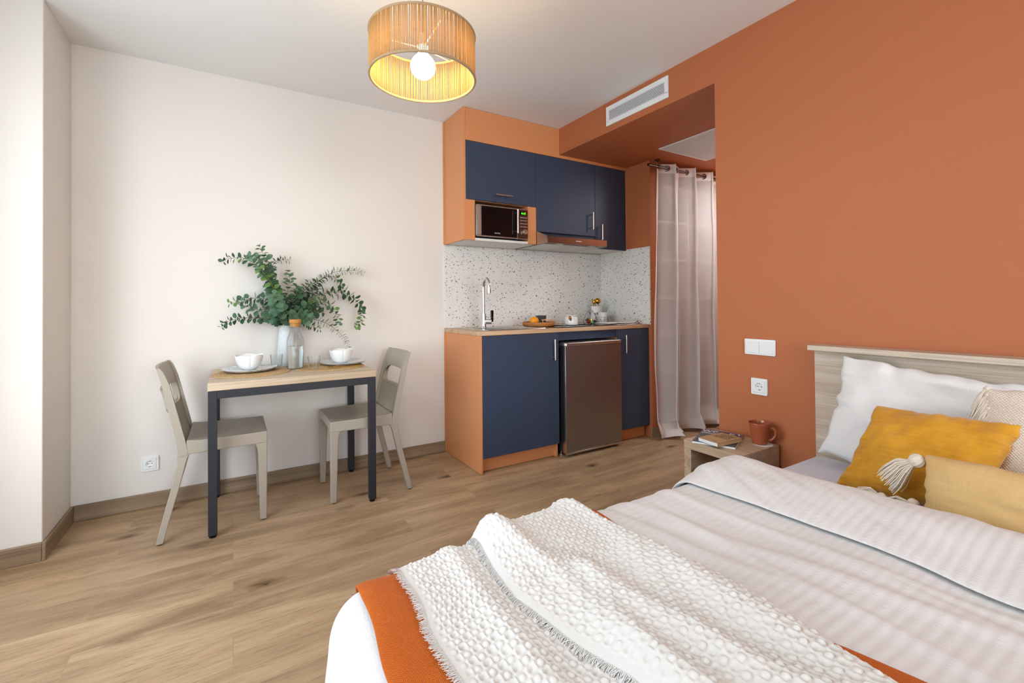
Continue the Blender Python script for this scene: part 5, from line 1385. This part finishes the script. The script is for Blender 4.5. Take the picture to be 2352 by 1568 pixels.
def fringe(P, length, step, sd, lift):
    rr = random.Random(sd); g = G(); row, nxt = P[0], P[6]
    acc = 0
    for j in range(1, len(row) - 1):
        acc += float(np.linalg.norm(row[j] - row[j - 1]))
        if acc < step: continue
        acc = 0
        for q in range(2):
            p = Vector(row[j]); d = (p - Vector(nxt[j])).normalized(); s = Vector(row[j + 1]) - Vector(row[j - 1]); s.normalize()
            d = (d + s * rr.uniform(-.55, .55)).normalized(); l = length * rr.uniform(.55, 1.1)
            n = s.cross(d).normalized(); n = n if n.z > 0 else -n
            m = p + d * l * .5 + n * lift * rr.uniform(.2, 1); e = p + d * l + n * rr.uniform(.0018, .0042) + s * rr.uniform(-.003, .003)
            g.tube([p - d * .003 + n * .0014, m, e], [.0009, .0008, .0005], 3, False)
    o = g.build('fringe', 'white_thread', t, smooth=None, flip=False); o['kind'] = 'stuff'
fringe(Pl, .015, .0018, 90, .003); fringe(Pu, .017, .0016, 91, .006)

# ------------------------------------------------------------------ pillows
def pillow(name, label, cat, center, right, up, w, h, th, m, pinch=.05, seed=0, wrk=.01, n=56, power=.42, edge=2.3, shear=False):
    right = Vector(right).normalized(); up = Vector(up).normalized()
    if not shear: up = (up - right * up.dot(right)).normalized()
    nrm = right.cross(up).normalized()
    U, V = np.meshgrid(np.linspace(-1, 1, n), np.linspace(-1, 1, n), indexing='ij')
    f = np.clip((1 - np.abs(U) ** edge), 0, 1) ** power * np.clip((1 - np.abs(V) ** edge), 0, 1) ** power
    X = w / 2 * U * (1 - pinch * (1 - V ** 2) * np.abs(U) ** 1.5); Yv = h / 2 * V * (1 - pinch * (1 - U ** 2) * np.abs(V) ** 1.5)
    X = X + wrk * .8 * vnoise(U * 1.5, V * 7, seed + 5) * np.abs(U) ** 3; Yv = Yv + wrk * .8 * vnoise(U * 7, V * 1.5, seed + 6) * np.abs(V) ** 3
    cr = np.exp(-((1 - np.abs(U)) / .22) ** 2); ct = np.exp(-((1 - np.abs(V)) / .22) ** 2)
    g = G()
    for sgn in (1, -1):
        z = sgn * th / 2 * f + f * (wrk * vnoise(U * 2.2, V * 2.2, seed) + wrk * .5 * vnoise(U * 5, V * 5, seed + 1)) * (1 if sgn > 0 else .4)
        z = z + sgn * f * wrk * 1.1 * (cr * vnoise(U * 2, V * 9, seed + 2) + ct * vnoise(U * 9, V * 2, seed + 3))
        P = np.stack([X, Yv, z], -1)
        Wd = np.array(center)[None, None] + P[..., :1] * np.array(right) + P[..., 1:2] * np.array(up) + P[..., 2:] * np.array(nrm)
        g.grid(Wd, np.stack([X + (0 if sgn > 0 else 2), Yv], -1))
    c = Vector(center)
    t = thing(name, label, cat, tuple(c))
    g.build('cover', m, t, smooth=180, weld=.0004, sub=1)
    return t, right, up, nrm
def tilt(a): return (math.sin(math.radians(a)), 0, math.cos(math.radians(a)))
def tassel(t, p, d, L, R, sd, m='cotton_thread'):
    """knotted head and loose strands hanging along d"""
    p = Vector(p); d = Vector(d).normalized(); rr = random.Random(sd)
    a = d.cross(Vector((0, 0, 1)) if abs(d.z) < .9 else Vector((1, 0, 0))).normalized(); b = d.cross(a)
    g = G(); hd = R * .55; rings = []
    for i in range(9):
        q = PI * (i + .02) / 8.04; r = hd * math.sin(q) ; c = p + d * (hd * (1 - math.cos(q)) * 1.05)
        rings.append([tuple(c + (a * math.cos(2 * PI * k / 44) + b * math.sin(2 * PI * k / 44)) * r * (1 + .07 * math.cos(11 * 2 * PI * k / 44 + q))) for k in range(44)])
    g.loft(rings)
    neck = p + d * hd * 1.75
    for k in range(int(64 if R < .02 else 150)):
        an = rr.uniform(0, 2 * PI); q = math.sqrt(rr.random()); s = (a * math.cos(an) + b * math.sin(an))
        l = L * rr.uniform(.82, 1.05); spread = R * q * rr.uniform(.9, 1.25)
        drop = Vector((0, 0, -.22 * L * q))
        g.tube([neck + s * hd * .45 * q, neck + s * spread * .72 + d * l * .4, neck + s * spread + d * l * .75 + drop, neck + s * spread * 1.02 + d * l + drop * 1.6], .0013, 4, False)
    return g.build('tassel', m, t, smooth=60, flip=False)
rv = (-.02, -1, -.085)
pillow('pillow', 'white seersucker pillow leaning on the headboard at the nightstand side', 'pillow', (2.092, .585, .678), rv, tilt(17), .70, .42, .115, 'duvet', .06, 11, .018)
tc_, r_, u_, n_ = pillow('cushion', 'cream knitted cushion with tassels behind the mustard cushion', 'cushion', (1.978, .185, .662), (.0, -1, -.03), tilt(15), .57, .385, .12, 'cream_knit', .03, 21, .008)
c = Vector((1.978, .185, .662))
for k in range(6):
    tassel(tc_, c - r_ * (.272 - .004 * k) + u_ * (.192 - .021 * k) + n_ * (.006 + .003 * k), (-.22, .42 + .03 * k, -1), .062, .0125, 50 + k)
pillow('cushion', 'mustard velvet cushion in front of the white pillow', 'cushion', (1.893, .578, .620), (0, -1, .036), (.155, -.067, .267), .37, .335, .12, 'mustard', .07, 31, .010, shear=True)
tt, r_, u_, n_ = pillow('cushion', 'tan linen lumbar cushion with cream tassels nearest the camera', 'cushion', (1.735, .21, .576), (.02, -1, .01), (.26, .0, 1), .64, .212, .145, 'tan_weave', .02, 41, .006, power=.46, edge=3.2)
c = Vector((1.735, .21, .576))
tassel(tt, c - r_ * .318 + u_ * .092, (-.15, .75, -.62), .078, .036, 7)
tassel(tt, c - r_ * .322 - u_ * .042, (-.15, .8, -.22), .066, .026, 8)
tassel(tt, c - r_ * .40 - u_ * .052 , (-.1, .8, .05), .055, .022, 9)

# ------------------------------------------------------------------ light, camera, render look
def area(name, loc, rot, sx, sy, power, col):
    l = D.lights.new(name, 'AREA'); l.shape = 'RECTANGLE'; l.size = sx; l.size_y = sy; l.energy = power; l.color = col
    o = D.objects.new(name, l); COL.objects.link(o); o.location = loc; o.rotation_euler = rot; return o
area('daylight_and_fill', (-1.25, 1.55, 1.36), (0, -PI / 2, 0), 1.9, 1.8, 47, (.78, .895, 1.0))
area('daylight_and_fill', (.78, YF - .5, 1.5), (PI / 2, 0, 0), 3.0, 2.6, 180, (.82, .915, 1.0))  # added fill from behind the camera, through the guessed front window
area('passage_fill_light', (3.75, 1.95, 2.31), (0, 0, 0), .35, .35, 14, (.93, .97, 1.0))  # guessed, unseen fill light added to brighten the passage and curtain
w = D.worlds.new('daylight'); SC.world = w; w.use_nodes = True; nt = w.node_tree
sky = nt.nodes.new('ShaderNodeTexSky'); sky.sky_type = 'NISHITA'; sky.sun_elevation = math.radians(40); sky.sun_rotation = math.radians(200); sky.sun_disc = False
bg = nt.nodes['Background']; nt.links.new(sky.outputs[0], bg.inputs[0]); bg.inputs[1].default_value = .25

cam = D.cameras.new('camera'); co = D.objects.new('camera', cam); COL.objects.link(co); SC.camera = co
f_px, cy_px = 1051.51, 685.32
cam.sensor_width = 36; cam.sensor_fit = 'HORIZONTAL'; cam.lens = f_px * 36 / 2352; cam.shift_y = -(784 - cy_px) / 2352; cam.clip_start = .02
yaw, pit, rol = map(math.radians, (31.3986, .6261, -.5172))
F = Vector((math.sin(yaw), math.cos(yaw), 0)); Rt = Vector((math.cos(yaw), -math.sin(yaw), 0)); Up = Vector((0, 0, 1))
F2 = F * math.cos(pit) + Up * math.sin(pit); U2 = -F * math.sin(pit) + Up * math.cos(pit)
R3 = Rt * math.cos(rol) + U2 * math.sin(rol); U3 = -Rt * math.sin(rol) + U2 * math.cos(rol)
co.matrix_world = Matrix(((R3.x, U3.x, -F2.x, 0), (R3.y, U3.y, -F2.y, 0), (R3.z, U3.z, -F2.z, 1.13), (0, 0, 0, 1)))
vs = SC.view_settings; vs.view_transform = 'Standard'; vs.look = 'None'; vs.exposure = 0.38; vs.gamma = 1.0; vs.use_curve_mapping = False
cy = SC.cycles
cy.use_denoising = True; cy.max_bounces = 8; cy.diffuse_bounces = 3; cy.glossy_bounces = 3; cy.transmission_bounces = 7; cy.transparent_max_bounces = 16
cy.use_adaptive_sampling = True; cy.adaptive_threshold = .06; cy.use_light_tree = False
cy.caustics_reflective = False; cy.caustics_refractive = False; cy.sample_clamp_indirect = 6
